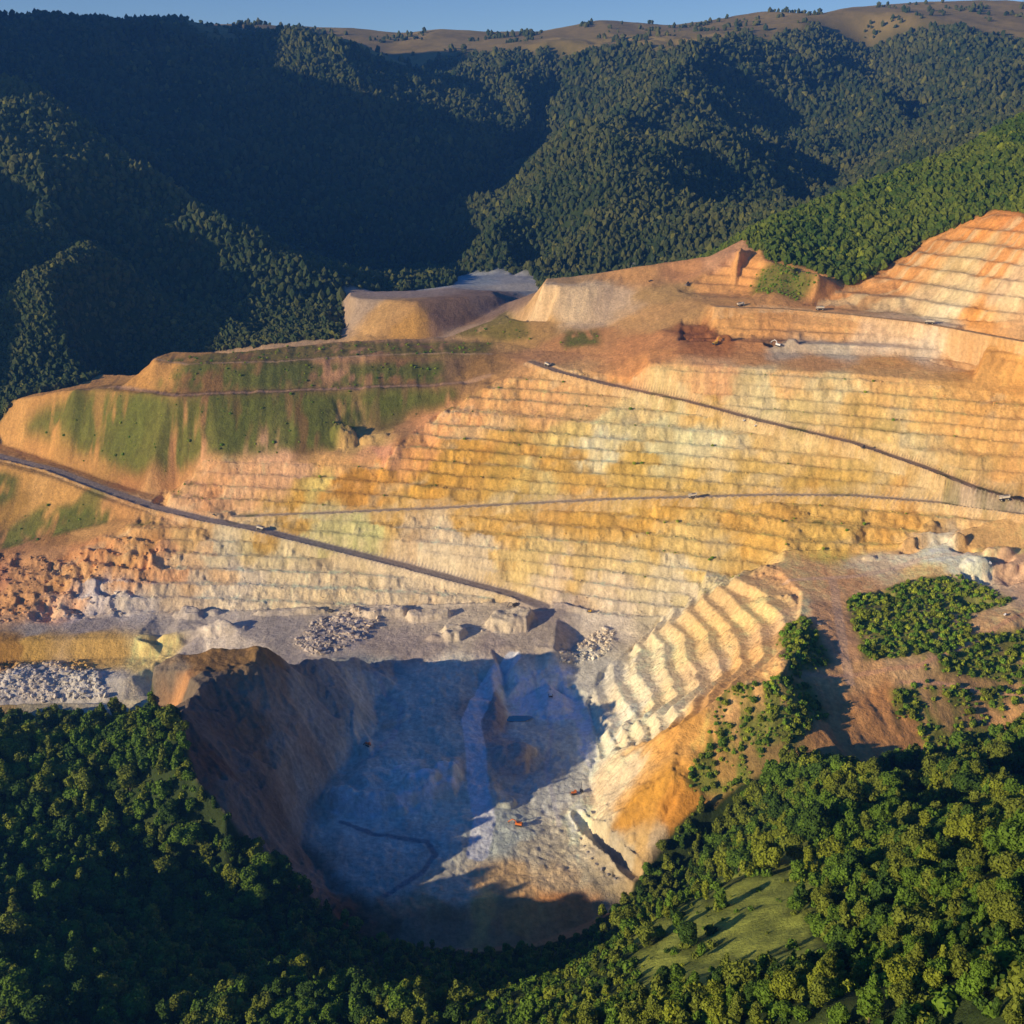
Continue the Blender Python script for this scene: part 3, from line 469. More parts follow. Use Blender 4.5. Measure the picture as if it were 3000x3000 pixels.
# tracks in the brown slope
TRK = 1
def track(pl, wd, col, k=.9):
    d, hh, s = road_field(pl); paint(np.clip((wd/2 + fbm(GX, GY, 10, 2, 5) - d) / 1.5, 0, 1), col, k)
track([(2340,1985,-464),(2500,1975,-467),(2700,1945,-463),(2850,1880,-456),(2950,1820,-448),(3060,1770,-444)], 6, (206,150,100))
paint(blur(np.maximum.reduce([zone((960,2330),(1060,2345),(1200,2320),(1330,2275),(1345,2310),(1220,2375),(1080,2400),(960,2380)), zone((1555,2060),(1690,2050),(1695,2100),(1600,2115)), zone((1540,1965),(1680,1960),(1690,1985),(1560,1990)), zone((1180,2310),(1330,2270),(1350,2235),(1200,2270))]), 2, 2) * np.clip(.8 + st2, 0, 1), (214,212,204), .7)
paint(blur(zone((1410,1990),(1450,1985),(1490,2150),(1570,2200),(1540,2290),(1460,2270),(1400,2165)), 2, 2), (150,132,120), .5)
track([(1000,2405,-580),(1090,2440,-582),(1250,2462,-580),(1275,2500,-582),(1235,2560,-586),(1130,2625,-590)], 7, (92,100,104), .7)
track([(1100,2000,-550),(1180,2080,-556),(1150,2160,-562),(1060,2240,-566)], 7, (172,164,156), .5); track([(1560,1960,-541),(1620,2130,-562),(1600,2250,-569),(1640,2420,-580)], 6, (178,168,158), .5)
track([(2440,1700,-442),(2455,1800,-447),(2470,1900,-457),(2490,1985,-467)], 11, (206,164,122), .6); track([(2640,1985,-469),(2800,1995,-474),(3000,2000,-476),(3200,1990,-475)], 5, (206,150,104), .9)
track([(2640,2215,-513),(2800,2185,-512),(3000,2125,-506),(3200,2080,-503)], 5, (214,166,118), .9); track([(2300,1700,-442),(2500,1690,-442),(2700,1650,-436),(2900,1620,-424)], 9, (206,170,134), .45)
track([(240,1138,-332),(340,1136,-328),(518,1157,-323),(800,1146,-319.5),(1000,1138,-317.5),(1330,1124,-311.5),(1430,1117,-309)], 12, (176,132,90), .85); track([(455,1053,-292),(550,1066,-291),(800,1060,-289),(1000,1046,-286),(1250,1034,-283),(1440,1037,-283)], 7, (184,142,96), .8)
track([(1500,1935,-541),(1440,1990,-547),(1380,2100,-553),(1395,2200,-561),(1400,2300,-571),(1420,2400,-577),(1400,2500,-583)], 22, (214,206,190), .85)
base = np.clip(base, .008, .8)

# ------------------------------------------------------------------ materials
def mat(name, col=(.5,.5,.5), rough=.9, metal=0, noise=0, scale=1.0, attr=None, bump=0, bscale=.5, bdist=.5, sss=0):
    m = bpy.data.materials.new(name); m.use_nodes = True; n = m.node_tree.nodes; l = m.node_tree.links
    b = n['Principled BSDF']; b.inputs['Roughness'].default_value = rough; b.inputs['Metallic'].default_value = metal
    b.inputs['Specular IOR Level'].default_value = .15 if metal == 0 and rough > .6 else .5
    tc = n.new('ShaderNodeTexCoord'); coord = tc.outputs['Object']
    if attr:
        a = n.new('ShaderNodeVertexColor'); a.layer_name = attr; src = a.outputs[0]
    else:
        a = n.new('ShaderNodeRGB'); a.outputs[0].default_value = (*col, 1); src = a.outputs[0]
    if noise:
        t = n.new('ShaderNodeTexNoise'); t.inputs['Scale'].default_value = scale; t.inputs['Detail'].default_value = 6; t.inputs['Roughness'].default_value = .65
        l.new(coord, t.inputs['Vector'])
        mr = n.new('ShaderNodeMapRange'); mr.inputs[1].default_value = .3; mr.inputs[2].default_value = .7; mr.inputs[3].default_value = 1 - noise; mr.inputs[4].default_value = 1 + noise
        l.new(t.outputs[0], mr.inputs[0])
        v = n.new('ShaderNodeVectorMath'); v.operation = 'MULTIPLY'
        l.new(src, v.inputs[0]); l.new(mr.outputs[0], v.inputs[1]); src = v.outputs[0]
    l.new(src, b.inputs['Base Color'])
    if bump:
        t2 = n.new('ShaderNodeTexNoise'); t2.inputs['Scale'].default_value = bscale; t2.inputs['Detail'].default_value = 5; t2.inputs['Roughness'].default_value = .7
        l.new(coord, t2.inputs['Vector'])
        bp = n.new('ShaderNodeBump'); bp.inputs['Strength'].default_value = bump; bp.inputs['Distance'].default_value = bdist
        l.new(t2.outputs[0], bp.inputs['Height']); l.new(bp.outputs[0], b.inputs['Normal'])
    return m
M_ground = mat("rock_and_soil", attr="Col", noise=.22, scale=.22, bump=.75, bscale=.35, bdist=2.2)

# ------------------------------------------------------------------ cut the sheet into its named pieces of ground
reg = np.zeros((NR, NC), int)                      # 0 wooded hills
reg[bare > .5] = 1
reg[M_mine > .5] = 2
reg[(M_bench > .5) | (M_bench5 > .5) | (M_bench2 > .5) | (M_bench3 > .5) | (M_bench4 > .5)] = 3
reg[M_dumps > .5] = 4
GHEAP = np.maximum.reduce([zone((1012,868),(1050,874),(1450,863),(1490,885),(1400,935),(1290,985),(1080,986),(1020,960)), zone((1590,834),(1830,840),(2000,868),(2060,888),(2080,962),(1766,949),(1481,923))])
reg[GHEAP > .5] = 5
reg[M_floor_pit > .5] = 6
fl2 = zone((440,1870),(0,1870),(-300,1885),(-300,1850),(0,1830),(500,1797),(900,1782),(1500,1768),(1600,1790),(1640,1920),(1000,1925),(800,1940),(770,1900))
reg[fl2 > .5] = 7
reg[M_road > .5] = 8
names = ["wooded_hills","grassy_hills","quarry_ground","quarry_terraces","grassed_spoil_slope","spoil_slope","pit_floor","quarry_floor","haul_road"]
def sheet(name, faces_mask):
    r, c = np.nonzero(faces_mask); 
    if len(r) == 0: return
    q = np.stack([r*NC+c, r*NC+c+1, (r+1)*NC+c+1, (r+1)*NC+c], 1)
    used, inv = np.unique(q, return_inverse=True); q = inv.reshape(-1, 4)
    me = bpy.data.meshes.new(name)
    me.vertices.add(len(used)); co = np.stack([GX.ravel()[used], GY.ravel()[used], Z.ravel()[used] + ZOFF], 1)
    me.vertices.foreach_set('co', co.ravel().astype(np.float32))
    me.loops.add(len(q)*4); me.loops.foreach_set('vertex_index', q.ravel().astype(np.int32))
    me.polygons.add(len(q)); me.polygons.foreach_set('loop_start', np.arange(0, len(q)*4, 4, dtype=np.int32))
    me.polygons.foreach_set('use_smooth', np.ones(len(q), bool)); me.update(calc_edges=True)
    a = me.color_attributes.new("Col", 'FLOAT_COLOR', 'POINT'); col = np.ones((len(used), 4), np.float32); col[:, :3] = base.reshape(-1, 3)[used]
    a.data.foreach_set('color', col.ravel()); me.materials.append(M_ground)
    o = bpy.data.objects.new(name, me); C.objects.link(o); o['kind'] = 'structure'; return o
fr = reg[:-1, :-1]
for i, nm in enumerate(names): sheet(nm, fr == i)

#@@OBJECTS@@
# ------------------------------------------------------------------ what can be seen from the drone
HANG = np.maximum.accumulate(Z / GY, axis=0)
def proj(x, y, h):
    f = y*CP - h*SP; u = (y*SP + h*CP) / f
    return 1500 + F * x / f, 1500 - F * u
def visible(x, y, h, slack=0.0):
    u = x / y; c = np.clip(np.searchsorted(US, u), 0, NC-1); r = np.clip(np.searchsorted(YS, y) - 2, 0, NR-1)
    return (h + slack) / y > HANG[r, c]
def sample(field, x, y):
    c = np.clip(np.searchsorted(US, x / y), 0, NC-1); r = np.clip(np.searchsorted(YS, y), 0, NR-1); return field[r, c]
def new_mesh(name, V, Fc, cols=None, smooth=False):
    me = bpy.data.meshes.new(name); V = np.asarray(V, np.float32); Fc = np.asarray(Fc, np.int32); k = Fc.shape[1]
    me.vertices.add(len(V)); me.vertices.foreach_set('co', V.ravel())
    me.loops.add(Fc.size); me.loops.foreach_set('vertex_index', Fc.ravel())
    me.polygons.add(len(Fc)); me.polygons.foreach_set('loop_start', np.arange(0, Fc.size, k, dtype=np.int32))
    me.polygons.foreach_set('use_smooth', np.full(len(Fc), smooth)); me.update(calc_edges=True)
    if cols is not None:
        a = me.color_attributes.new("Col", 'FLOAT_COLOR', 'POINT'); c = np.ones((len(V), 4), np.float32); c[:, :3] = cols; a.data.foreach_set('color', c.ravel())
    return me
def link(name, me, m=None, parent=None, **pr):
    o = bpy.data.objects.new(name, me); C.objects.link(o)
    if m is not None and me is not None and not me.materials: me.materials.append(m)
    if parent: o.parent = parent
    for k, v in pr.items(): o[k] = v
    return o
def ico(sub):
    bm = bmesh.new(); bmesh.ops.create_icosphere(bm, subdivisions=sub, radius=1)
    v = np.array([tuple(q.co) for q in bm.verts]); f = np.array([[q.index for q in p.verts] for p in bm.faces]); bm.free(); return v, f

# ------------------------------------------------------------------ foliage
def leaf_mat(name, col=None, attr=None):
    m = mat(name, col=col or (.05,.07,.02), rough=.75, noise=.45, scale=.55, attr=attr)
    n = m.node_tree.nodes; l = m.node_tree.links; b = n['Principled BSDF']
    t = n.new('ShaderNodeBsdfTranslucent'); mx = n.new('ShaderNodeMixShader'); mx.inputs[0].default_value = .18
    src = b.inputs['Base Color'].links[0].from_socket; l.new(src, t.inputs[0])
    l.new(b.outputs[0], mx.inputs[1]); l.new(t.outputs[0], mx.inputs[2]); l.new(mx.outputs[0], n['Material Output'].inputs[0])
    return m
LCOL = {'dark green': (.055,.108,.015), 'mid green': (.112,.195,.018), 'olive': (.158,.195,.023), 'yellow green': (.215,.255,.022)}
LMAT = {k: leaf_mat(k.replace(' ', '_') + '_foliage', v) for k, v in LCOL.items()}
M_mixleaf = leaf_mat('mixed_foliage', attr='Col'); M_bark = mat('bark', (.10,.075,.05), noise=.3, scale=2)
def leafy(lobes, n, size, seed, core=.78):
    """a crown of small leaf sprays over uneven lobes; lobes = (x,y,z,rx,rz)"""
    r = np.random.default_rng(seed); V = []; Fc = []; area = np.array([l[3]*(l[3]+l[4]) for l in lobes]); cnt = (n * area / area.sum()).astype(int) + 4
    iv, ifc = ico(1); off = 0
    for (x, y, z, rx, rz), k in zip(lobes, cnt):
        vv = iv * np.array([rx, rx, rz]) * core * (1 + .18*r.standard_normal((len(iv), 1))) + (x, y, z)
        V.append(vv); t = ifc + off; Fc.append(np.c_[t, t[:, :1]]); off += len(vv)
        d = r.standard_normal((k, 3)); d /= np.linalg.norm(d, axis=1)[:, None]
        p = d * np.array([rx, rx, rz]) * (0.86 + .22*r.random((k, 1))) + (x, y, z)
        nn = d + .55*r.standard_normal((k, 3)); nn /= np.linalg.norm(nn, axis=1)[:, None]
        a = np.cross(nn, r.standard_normal((k, 3))); a /= np.linalg.norm(a, axis=1)[:, None]; b = np.cross(nn, a)
        s = size * (.6 + .8*r.random((k, 1)))
        q = np.stack([p - a*s - b*s*.7, p + a*s*.8 - b*s, p + a*s + b*s*.8, p - a*s*.7 + b*s], 1).reshape(-1, 3)
        V.append(q); Fc.append(np.arange(k*4).reshape(-1, 4) + off); off += k*4
    V = np.vstack(V); Q = np.vstack(Fc)
    tri = Q[:, 0] == Q[:, 3]                                      # turn core triangles into thin quads
    if tri.any():
        t = Q[tri]; mid = (V[t[:, 0]] + V[t[:, 2]]) / 2; base_i = len(V); V = np.vstack([V, mid]); t[:, 3] = np.arange(base_i, base_i + len(t)); Q[tri] = t
    return V, Q
def lobes_for(shape, seed):
    r = random.Random(seed); L = []
    if shape == 'round':       L = [(0,0,10,4.6,4.6)]; N, R, Zc, Hh, q = 11, 4.0, 9.6, 3.8, 2.5
    elif shape == 'oval':      L = [(0,0,11,3.7,6.4)]; N, R, Zc, Hh, q = 12, 3.2, 10.8, 5.4, 2.1
    elif shape == 'spreading': L = [(0,0,9,5.4,3.4)]; N, R, Zc, Hh, q = 13, 5.0, 8.8, 2.6, 2.6
    elif shape == 'slender':   L = [(0,0,10,2.0,7.5)]; N, R, Zc, Hh, q = 9, 1.2, 10, 6.5, 1.5
    else:                      L = [(0,0,7,3.6,4),(0,0,12,2.4,4.4),(0,0,16,1.2,3)]; N, R, Zc, Hh, q = 8, 2.6, 8, 4, 1.7   # pointed
    for i in range(N):
        a = r.random()*6.283; t = r.uniform(-1, 1); rr = R * math.sqrt(max(0, 1 - t*t*.8)); k = q * r.uniform(.65, 1.25)
        L.append((rr*math.cos(a), rr*math.sin(a), Zc + Hh*t, k, k*r.uniform(.8, 1.25)))
    return L
def trunk_mesh(h, rad, seed):
    r = random.Random(seed); bm = bmesh.new()
    def limb(a, b, r0, r1, n=6):
        a, b = Vector(a), Vector(b); d = (b-a).normalized(); u = d.orthogonal().normalized(); v = d.cross(u)
        A = [bm.verts.new(a + (u*math.cos(k*6.283/n) + v*math.sin(k*6.283/n))*r0) for k in range(n)]
        B = [bm.verts.new(b + (u*math.cos(k*6.283/n) + v*math.sin(k*6.283/n))*r1) for k in range(n)]
        for k in range(n): bm.faces.new((A[k], A[(k+1)%n], B[(k+1)%n], B[k]))
        bm.faces.new(B)
    limb((0,0,-1.5), (.2,.1,h*.5), rad, rad*.7); limb((.2,.1,h*.5), (0,.2,h), rad*.7, rad*.2)
    for i in range(5):
        a = i*1.3 + r.random(); z = h*r.uniform(.35,.75); limb((.1,.1,z), (math.cos(a)*3, math.sin(a)*3, z+2.6), rad*.35, rad*.1, 5)
    me = bpy.data.meshes.new('trunk'); bm.to_mesh(me); bm.free(); me.materials.append(M_bark); return me
SHAPES = ['round', 'oval', 'spreading', 'slender', 'pointed']
TRUNK = [trunk_mesh(9, .38, 1), trunk_mesh(11, .34, 2)]
CROWN = {}; LIGHTC = {}
for si, sh in enumerate(SHAPES):
    for va in range(2):
        V, Q = leafy(lobes_for(sh, si*10+va), 2300 if sh in ('round','oval','spreading') else 1300, .34, si*10+va)
        for cn in LCOL:
            me = new_mesh('crown', V, Q); me.materials.append(LMAT[cn]); CROWN[(sh, va, cn)] = me
        LIGHTC[(sh, va)] = leafy(lobes_for(sh, si*10+va), 620 if sh in ('round','oval','spreading') else 360, .60, si*10+va+5)
def jgrid(x0, x1, y0, y1, s, seed):
    r = np.random.default_rng(seed); gx, gy = np.meshgrid(np.arange(x0, x1, s), np.arange(y0, y1, s))
    x = gx.ravel() + (r.random(gx.size)-.5)*s*.95; y = gy.ravel() + (r.random(gx.size)-.5)*s*.95; return x, y, r
def merge(name, groups, m, smooth=False, **pr):
    """groups = list of (V, Q, x, y, z, sx, sz, rot, colour) -> one mesh"""
    VV, QQ, CC = [], [], []; off = 0
    for V, Q, x, y, z, sx, sz, rot, col in groups:
        n = len(x)
        if n == 0: continue
        c, s = np.cos(rot)[:, None], np.sin(rot)[:, None]
        vx = (V[None, :, 0]*c - V[None, :, 1]*s) * sx[:, None] + x[:, None]; vy = (V[None, :, 0]*s + V[None, :, 1]*c) * sx[:, None] + y[:, None]
        vz = V[None, :, 2] * sz[:, None] + z[:, None]
        VV.append(np.stack([vx, vy, vz], -1).reshape(-1, 3)); QQ.append((Q[None] + (np.arange(n) * len(V))[:, None, None]).reshape(-1, Q.shape[1]) + off)
        CC.append(np.repeat(col, len(V), 0)); off += n * len(V)
    return link(name, new_mesh(name, np.vstack(VV), np.vstack(QQ), np.vstack(CC), smooth), m, **pr)
CN = list(LCOL); CARR = np.array([LCOL[c] for c in CN])

# near woodland
x, y, r = jgrid(-560, 620, 180, 1120, 7.9, 11)
ok = (np.abs(x / y) < .6) & (sample(M_mine, x, y) < .5) & (sample(kn, x, y) < .35) & (sample(path2, x, y) < .5)
x, y = x[ok], y[ok]; h = zat(x, y); px, py = proj(x, y, h)
left = (px < 1250) | (py < 2140)
hole = fbm(x, y, 34, 3, 501); gap = (px > 820) & (px < 1750) & (py > 2600) & (py < 2930) & (r.random(len(x)) < .30)
ok = (r.random(len(x)) < np.where(left, .86, .93)) & (px > -160) & (px < 3160) & (py < 3260) & visible(x, y, h, 24) & ((hole > -.55) | (px < 900)) & ~gap
x, y, h, px, py = x[ok], y[ok], h[ok], px[ok], py[ok]; left = (px < 1250)
valley = (px > 900) & (px < 1760) & (y > 640)
n = len(x); sz = .62 + .55*r.random(n)**1.5 + .12*fbm(x, y, 60, 2, 502); sz = np.where(sample(brushz, x, y) > .5, sz*.42, sz); sz = np.where(valley, sz*.62, sz); sz = np.where(left, sz * np.where(x + 0*y > -420, 1.05, 1.25), sz * 1.0) * np.where(r.random(n) < .16, 1.38, 1.0)
sz = np.where((py > 2560) & (~left), sz * np.clip(.62 + (2900 - py)/2600, .5, 1), sz)
shp = r.choice(5, n, p=[.27,.31,.14,.12,.16]); tone = fbm(x, y, 45, 3, 503) + .7*(r.random(n)*2-1) + np.where(left, -.05, .18)
cn = np.digitize(tone, [-.35, .15, .68]); va = r.integers(0, 2, n); rot = r.random(n)*6.283
dist = np.sqrt(x*x + y*y + h*h); app = sz * 10 / dist * F
inside = (px > 5) & (px < 2995) & (py > 0) & (py - app*1.3 < 2990) & visible(x, y, h, 9)
order = np.argsort(-np.where(inside, app, 0)); top = set(order[:300].tolist())
used = set()
def place_word(px, py):
    if px < 1130: return 'in left wood'
    if px < 1650: return 'below pit'
    return 'in right wood'
_U = 'no one two three four five six seven eight nine ten eleven twelve thirteen fourteen fifteen sixteen seventeen eighteen nineteen'.split(); _T = ' . twenty thirty forty fifty sixty seventy eighty ninety'.split(' ')
NW = [(_U[k] if k < 20 else _T[k//10+0] + ('-' + _U[k%10] if k % 10 else '')) if k < 100 else 'a hundred' for k in range(101)]
def label_for(kindw, cname, shape, size, px, py, where):
    pos = f"{NW[int(round(px/30))]} percent across the photo, {NW[int(round(py/30))]} percent down"
    t = f"{size} {cname} {shape} {kindw} {where}, {pos}".replace('  ', ' ').strip()
    if t in used: return None
    used.add(t); return t
SW = {'round': 'round', 'oval': 'oval', 'spreading': 'spreading', 'slender': 'slender', 'pointed': 'pointed'}
for i in sorted(top):
    sh, c = SHAPES[shp[i]], CN[cn[i]]
    s = float(sz[i]); lb = label_for('tree', c, SW[sh], '', min(max(px[i],5),2995), min(max(py[i] - 9*s/dist[i]*F,5),2995), place_word(px[i], py[i]))
    if lb is None: top.discard(i); continue
    root = bpy.data.objects.new('tree', None); C.objects.link(root); root.location = (x[i], y[i], h[i] + ZOFF); root.rotation_euler = (0, 0, rot[i])
    s = float(sz[i]); root.scale = (s*1.12, s*1.12, s*(.9 + .25*r.random()))
    root['label'] = lb
    root['category'] = 'tree'; root['group'] = 'trees of the near woods round the pit'
    link('trunk', TRUNK[i % 2], parent=root); link('crown', CROWN[(sh, int(va[i]), c)], parent=root)
rest = np.array([i for i in range(n) if i not in top]); G = []
for si in range(5):
    for v in range(2):
        k = rest[(shp[rest] == si) & (va[rest] == v)]; V, Q = LIGHTC[(SHAPES[si], v)]
        col = CARR[cn[k]] * (.85 + .3*r.random((len(k), 1))); G.append((V, Q, x[k], y[k], h[k] + ZOFF, sz[k]*1.12, sz[k]*1.03, rot[k], col))
ux, uy, ur = jgrid(-560, 620, 180, 1120, 6.3, 12); m = (np.abs(ux / uy) < .6) & (sample(M_mine, ux, uy) < .5) & (sample(path2, ux, uy) < .5) & (ur.random(len(ux)) < np.where(sample(kn, ux, uy) > .35, .10, .85)); ux, uy = ux[m], uy[m]
uh = zat(ux, uy); upx, upy = proj(ux, uy, uh); m = (upx > -100) & (upx < 3100) & (upy < 3200) & visible(ux, uy, uh, 6); ux, uy, uh = ux[m], uy[m], uh[m]; k = len(ux)
bush = [leafy([(0,0,.5,.8,.7),(.5,.2,.35,.5,.5),(-.5,-.1,.4,.55,.5),(.1,-.5,.4,.5,.6)], 90, .16, 900+k_) for k_ in range(3)]
us_ = (1.4 + 2.4*ur.random(k)**1.5) * np.where(sample(kn, ux, uy) > .35, .5, 1); ucol = CARR[ur.choice(4, k, p=[.15,.45,.3,.1])] * (.9 + .3*ur.random((k, 1)))
for j in range(3): q = np.arange(k) % 3 == j; G.append((*bush[j], ux[q], uy[q], uh[q] + ZOFF - .2, us_[q]*1.2, us_[q]*1.3, ur.random(q.sum())*6.28, ucol[q]))
print('near trees', n, 'rest', len(rest), 'under', k)
merge('dense_woodland', G, M_mixleaf, kind='stuff', label='dense mixed green woodland around the near side of the pit', category='woodland')

# woods on the mountains and on the right-hand hill
def lump(sub, seed):
    v, f = ico(sub); r_ = np.random.default_rng(seed); v = v * (1 + .28*r_.standard_normal((len(v), 1)).clip(-1.2, 1.5)); v[:, 2] = v[:, 2]*.95 + .55; return v, np.asarray(f)
L2 = [lump(2, 100+k) for k in range(3)]; L1 = [lump(1, 200+k) for k in range(4)]
forest = []; cnt = 0
for (y0, y1, s, LL, rad) in [(1150, 2150, 6.5, L2, 4.4), (2150, 3100, 9.5, L1, 6.3), (3100, 4200, 12.5, L1, 8.2), (4200, 5900, 16, L1, 9)]:
    x, y, r = jgrid(-.62*y1, .60*y1, y0, y1, s, int(y0))
    m = (np.abs(x / y) < .6) & (sample(M_mine, x, y) < .5); x, y = x[m], y[m]
    br = sample(bare, x, y); m = (br < .5) | ((fbm(x, y, 90, 3, 604) > .28) & (r.random(len(x)) < .3) & (y < 5900)); x, y = x[m], y[m]
    h = zat(x, y); px, py = proj(x, y, h); m = (px > -120) & (px < 3120) & visible(x, y, h, 18) & (r.random(len(x)) < .95)
    x, y, h = x[m], y[m], h[m]; k = len(x); cnt += k; sc = rad * (.55 + .85*r.random(k)**1.6 + .18*fbm(x, y, 80, 3, 606)); keepf = fbm(x, y, 38, 3, 607); pick = r.integers(0, len(LL), k)
    tone = np.clip(.45 + .6*fbm(x, y, 150, 3, 605) + .9*(r.random(k)-.5), 0, 1)[:, None]
    col = (CARR[0]*.95) * (1-tone) + (CARR[2]*.95) * tone; yl = r.random(k) < .03; col[yl] = CARR[3]
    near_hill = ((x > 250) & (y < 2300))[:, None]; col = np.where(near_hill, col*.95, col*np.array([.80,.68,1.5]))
    for j, (V, Q) in enumerate(LL):
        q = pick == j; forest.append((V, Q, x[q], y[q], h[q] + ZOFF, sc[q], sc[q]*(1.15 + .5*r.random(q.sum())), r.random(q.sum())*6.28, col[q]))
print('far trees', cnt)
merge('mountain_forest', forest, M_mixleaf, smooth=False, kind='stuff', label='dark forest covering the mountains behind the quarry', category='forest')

# scrub on the grassed banks and the brown slope
ZS = np.maximum.reduce([zone(*gz[i], warp=6, seed=i) for i in (8,9,10,11,12,13)]); ZG = zone(*gz[6])
x, y, r = jgrid(-700, 760, 780, 1760, 3.6, 77); m = np.abs(x/y) < .55; x, y = x[m], y[m]
gm = sample(GM, x, y); zs = sample(ZS, x, y); zg = sample(ZG, x, y); mine_ = sample(M_mine, x, y)
dn = np.where(zs > .5, gm * .62 + .05, np.where(zg > .5, gm*.5, gm * .035)); bf = sample(M_bench * flat, x, y); dn = np.where((bf > .5) & ((x > 150) | (y > 1380)), .02, dn)
m = (r.random(len(x)) < dn) & (mine_ > .5) & (sample(M_road, x, y) < .2); x, y = x[m], y[m]; h = zat(x, y); px, py = proj(x, y, h); m = visible(x, y, h, 3); x, y, h, px, py = [q[m] for q in (x, y, h, px, py)]
zs = sample(ZS, x, y); n = len(x); sc = np.where(zs > .5, 1.1 + 3.0*r.random(n)**2.2, .9 + 1.7*r.random(n)**2); cn = r.choice(4, n, p=[.08,.40,.30,.22])
BUSHM = {}
for j in range(3):
    for c in CN: me = new_mesh('foliage', *bush[j]); me.materials.append(LMAT[c]); BUSHM[(j, c)] = me
bstem = trunk_mesh(1, .08, 5)
dist = np.sqrt(x*x+y*y+h*h); inb = (px > 5) & (px < 2995) & visible(x, y, h, .5); topb = set(np.argsort(-np.where(inb, sc/dist, 0))[:150].tolist())
def where_b(px, py):
    if px < 1500: return 'on spoil bank' if py < 1460 else 'below road'
    if py < 900: return 'on green patch'
    if py < 1650: return 'on quarry bench'
    return 'on brown slope'
for i in sorted(topb):
    c = CN[cn[i]]; j = i % 3; s = float(sc[i]); lb = label_for('shrub', c, '', 'large' if s > 3.4 else 'small' if s < 2 else '', px[i], py[i] - s/dist[i]*F*.6, where_b(px[i], py[i]))
    if lb is None: topb.discard(i); continue
    root = bpy.data.objects.new('shrub', None); C.objects.link(root); root.location = (x[i], y[i], h[i]+ZOFF-.1); root.rotation_euler = (0,0,float(r.random()*6.28)); s = float(sc[i]); root.scale = (s, s, s*1.15)
    root['label'] = lb; root['category'] = 'shrub'; root['group'] = 'shrubs on the bare slopes'
    link('foliage', BUSHM[(j, c)], parent=root)
rest = np.array([i for i in range(n) if i not in topb]); G = []
for j in range(3):
    k = rest[rest % 3 == j]; G.append((*bush[j], x[k], y[k], h[k]+ZOFF-.1, sc[k], sc[k]*1.1, r.random(len(k))*6.28, CARR[cn[k]]*(1.45+.5*r.random((len(k),1)))))
print('shrubs', n); merge('scrub', G, M_mixleaf, kind='stuff', label='low green scrub scattered over the bare slopes', category='scrub')

# ------------------------------------------------------------------ broken rock
M_rock = mat('broken_rock', attr='Col', noise=.2, scale=.5, bump=.4, bscale=1)
rocks = []
for k in range(4):
    v, f = ico(1); r_ = np.random.default_rng(300+k); v = np.sign(v)*np.abs(v)**.7 * (1 + .2*r_.standard_normal((len(v), 1))); rocks.append((v, np.asarray(f)))
RZ_ = [(M_rub[0], 2.7, 'pale blasted rubble on the quarry floor', (.7, 3.8)), (M_rub[1], 2.8, 'pale blasted rubble on the left lower ledge', (.8, 3.8)), (M_rub[2], 2.6, 'blasted rubble beside the pit wall foot', (.7, 3.4)), (M_broken, 6.5, 'rust coloured broken rock on the left face', (.8, 3.0))]
for zn, s, lab, (a, b) in RZ_:
    x, y, r = jgrid(-720, 260, 960, 1480, s, 5); m = (np.abs(x/y) < .6) & (sample(zn, x, y) > .5); x, y = x[m], y[m]; m = r.random(len(x)) < .62; x, y = x[m], y[m]; h = zat(x, y); k = len(x); pk = r.integers(0, 4, k); sc = a + (b-a)*r.random(k)**3.4
    cols = np.stack([sample(base[..., q], x, y) for q in range(3)], -1) * (.9 + .25*r.random((k, 1)))
    merge('rubble', [(V, Q, x[pk==j], y[pk==j], h[pk==j]+ZOFF+.2, sc[pk==j], sc[pk==j]*.75, r.random((pk==j).sum())*6, cols[pk==j]) for j, (V, Q) in enumerate(rocks)], M_rock, kind='stuff', label=lab, category='rubble')
x, y, r = jgrid(-720, 620, 1000, 1560, 2.6, 15); m = (np.abs(x/y) < .56) & (sample(M_bench, x, y) > .5); x, y = x[m], y[m]; fl_ = sample(_fl, x, y); m = (r.random(len(x)) < .02 + .10*(fl_ > .3)) & (fbm(x, y, 24, 3, 99) > -.05) & (sample(M_road, x, y) < .1); x, y = x[m], y[m]
h = zat(x, y); m = visible(x, y, h, 2); x, y, h = x[m], y[m], h[m]; k = len(x); pk = r.integers(0, 4, k); sc = .4 + 1.0*r.random(k)**3; cols = np.stack([sample(base[..., q], x, y) for q in range(3)], -1) * (.8 + .35*r.random((k, 1)))
print('scree', k); merge('scree', [(V, Q, x[pk==j], y[pk==j], h[pk==j]+ZOFF+.1, sc[pk==j], sc[pk==j]*.75, r.random((pk==j).sum())*6, cols[pk==j]) for j, (V, Q) in enumerate(rocks)], M_rock, kind='stuff', label='loose scree lying on the quarry benches', category='scree')
M_stone = mat('grey_stone', (.30,.28,.26), noise=.25, scale=1.2, bump=.4)
bould = []
for j, (V, Q) in enumerate(rocks): me = new_mesh('boulder', V, Q); me.materials.append(M_stone); bould.append(me)
bl = [(1688,2415),(1694,2438),(1703,2460),(1712,2480),(1722,2500),(1734,2518),(1748,2536),(1764,2552),(1782,2566),(1802,2578)]
for i, (a, b) in enumerate(bl):
    q = hit(a, b); o = link('boulder', bould[i % 4]); s = 1.3 + .7*((i*37) % 10)/10; o.scale = (s, s*.9, s*.8); o.location = (q[0], q[1], float(zat(*q)) + ZOFF + .4); o.rotation_euler = (0, 0, i)
    o['label'] = ('grey boulder, %s along the berm of the small ramp at the pit mouth' % ['first','second','third','fourth','fifth','sixth','seventh','eighth','ninth','last'][i]); o['category'] = 'boulder'; o['group'] = 'boulders along the small ramp'
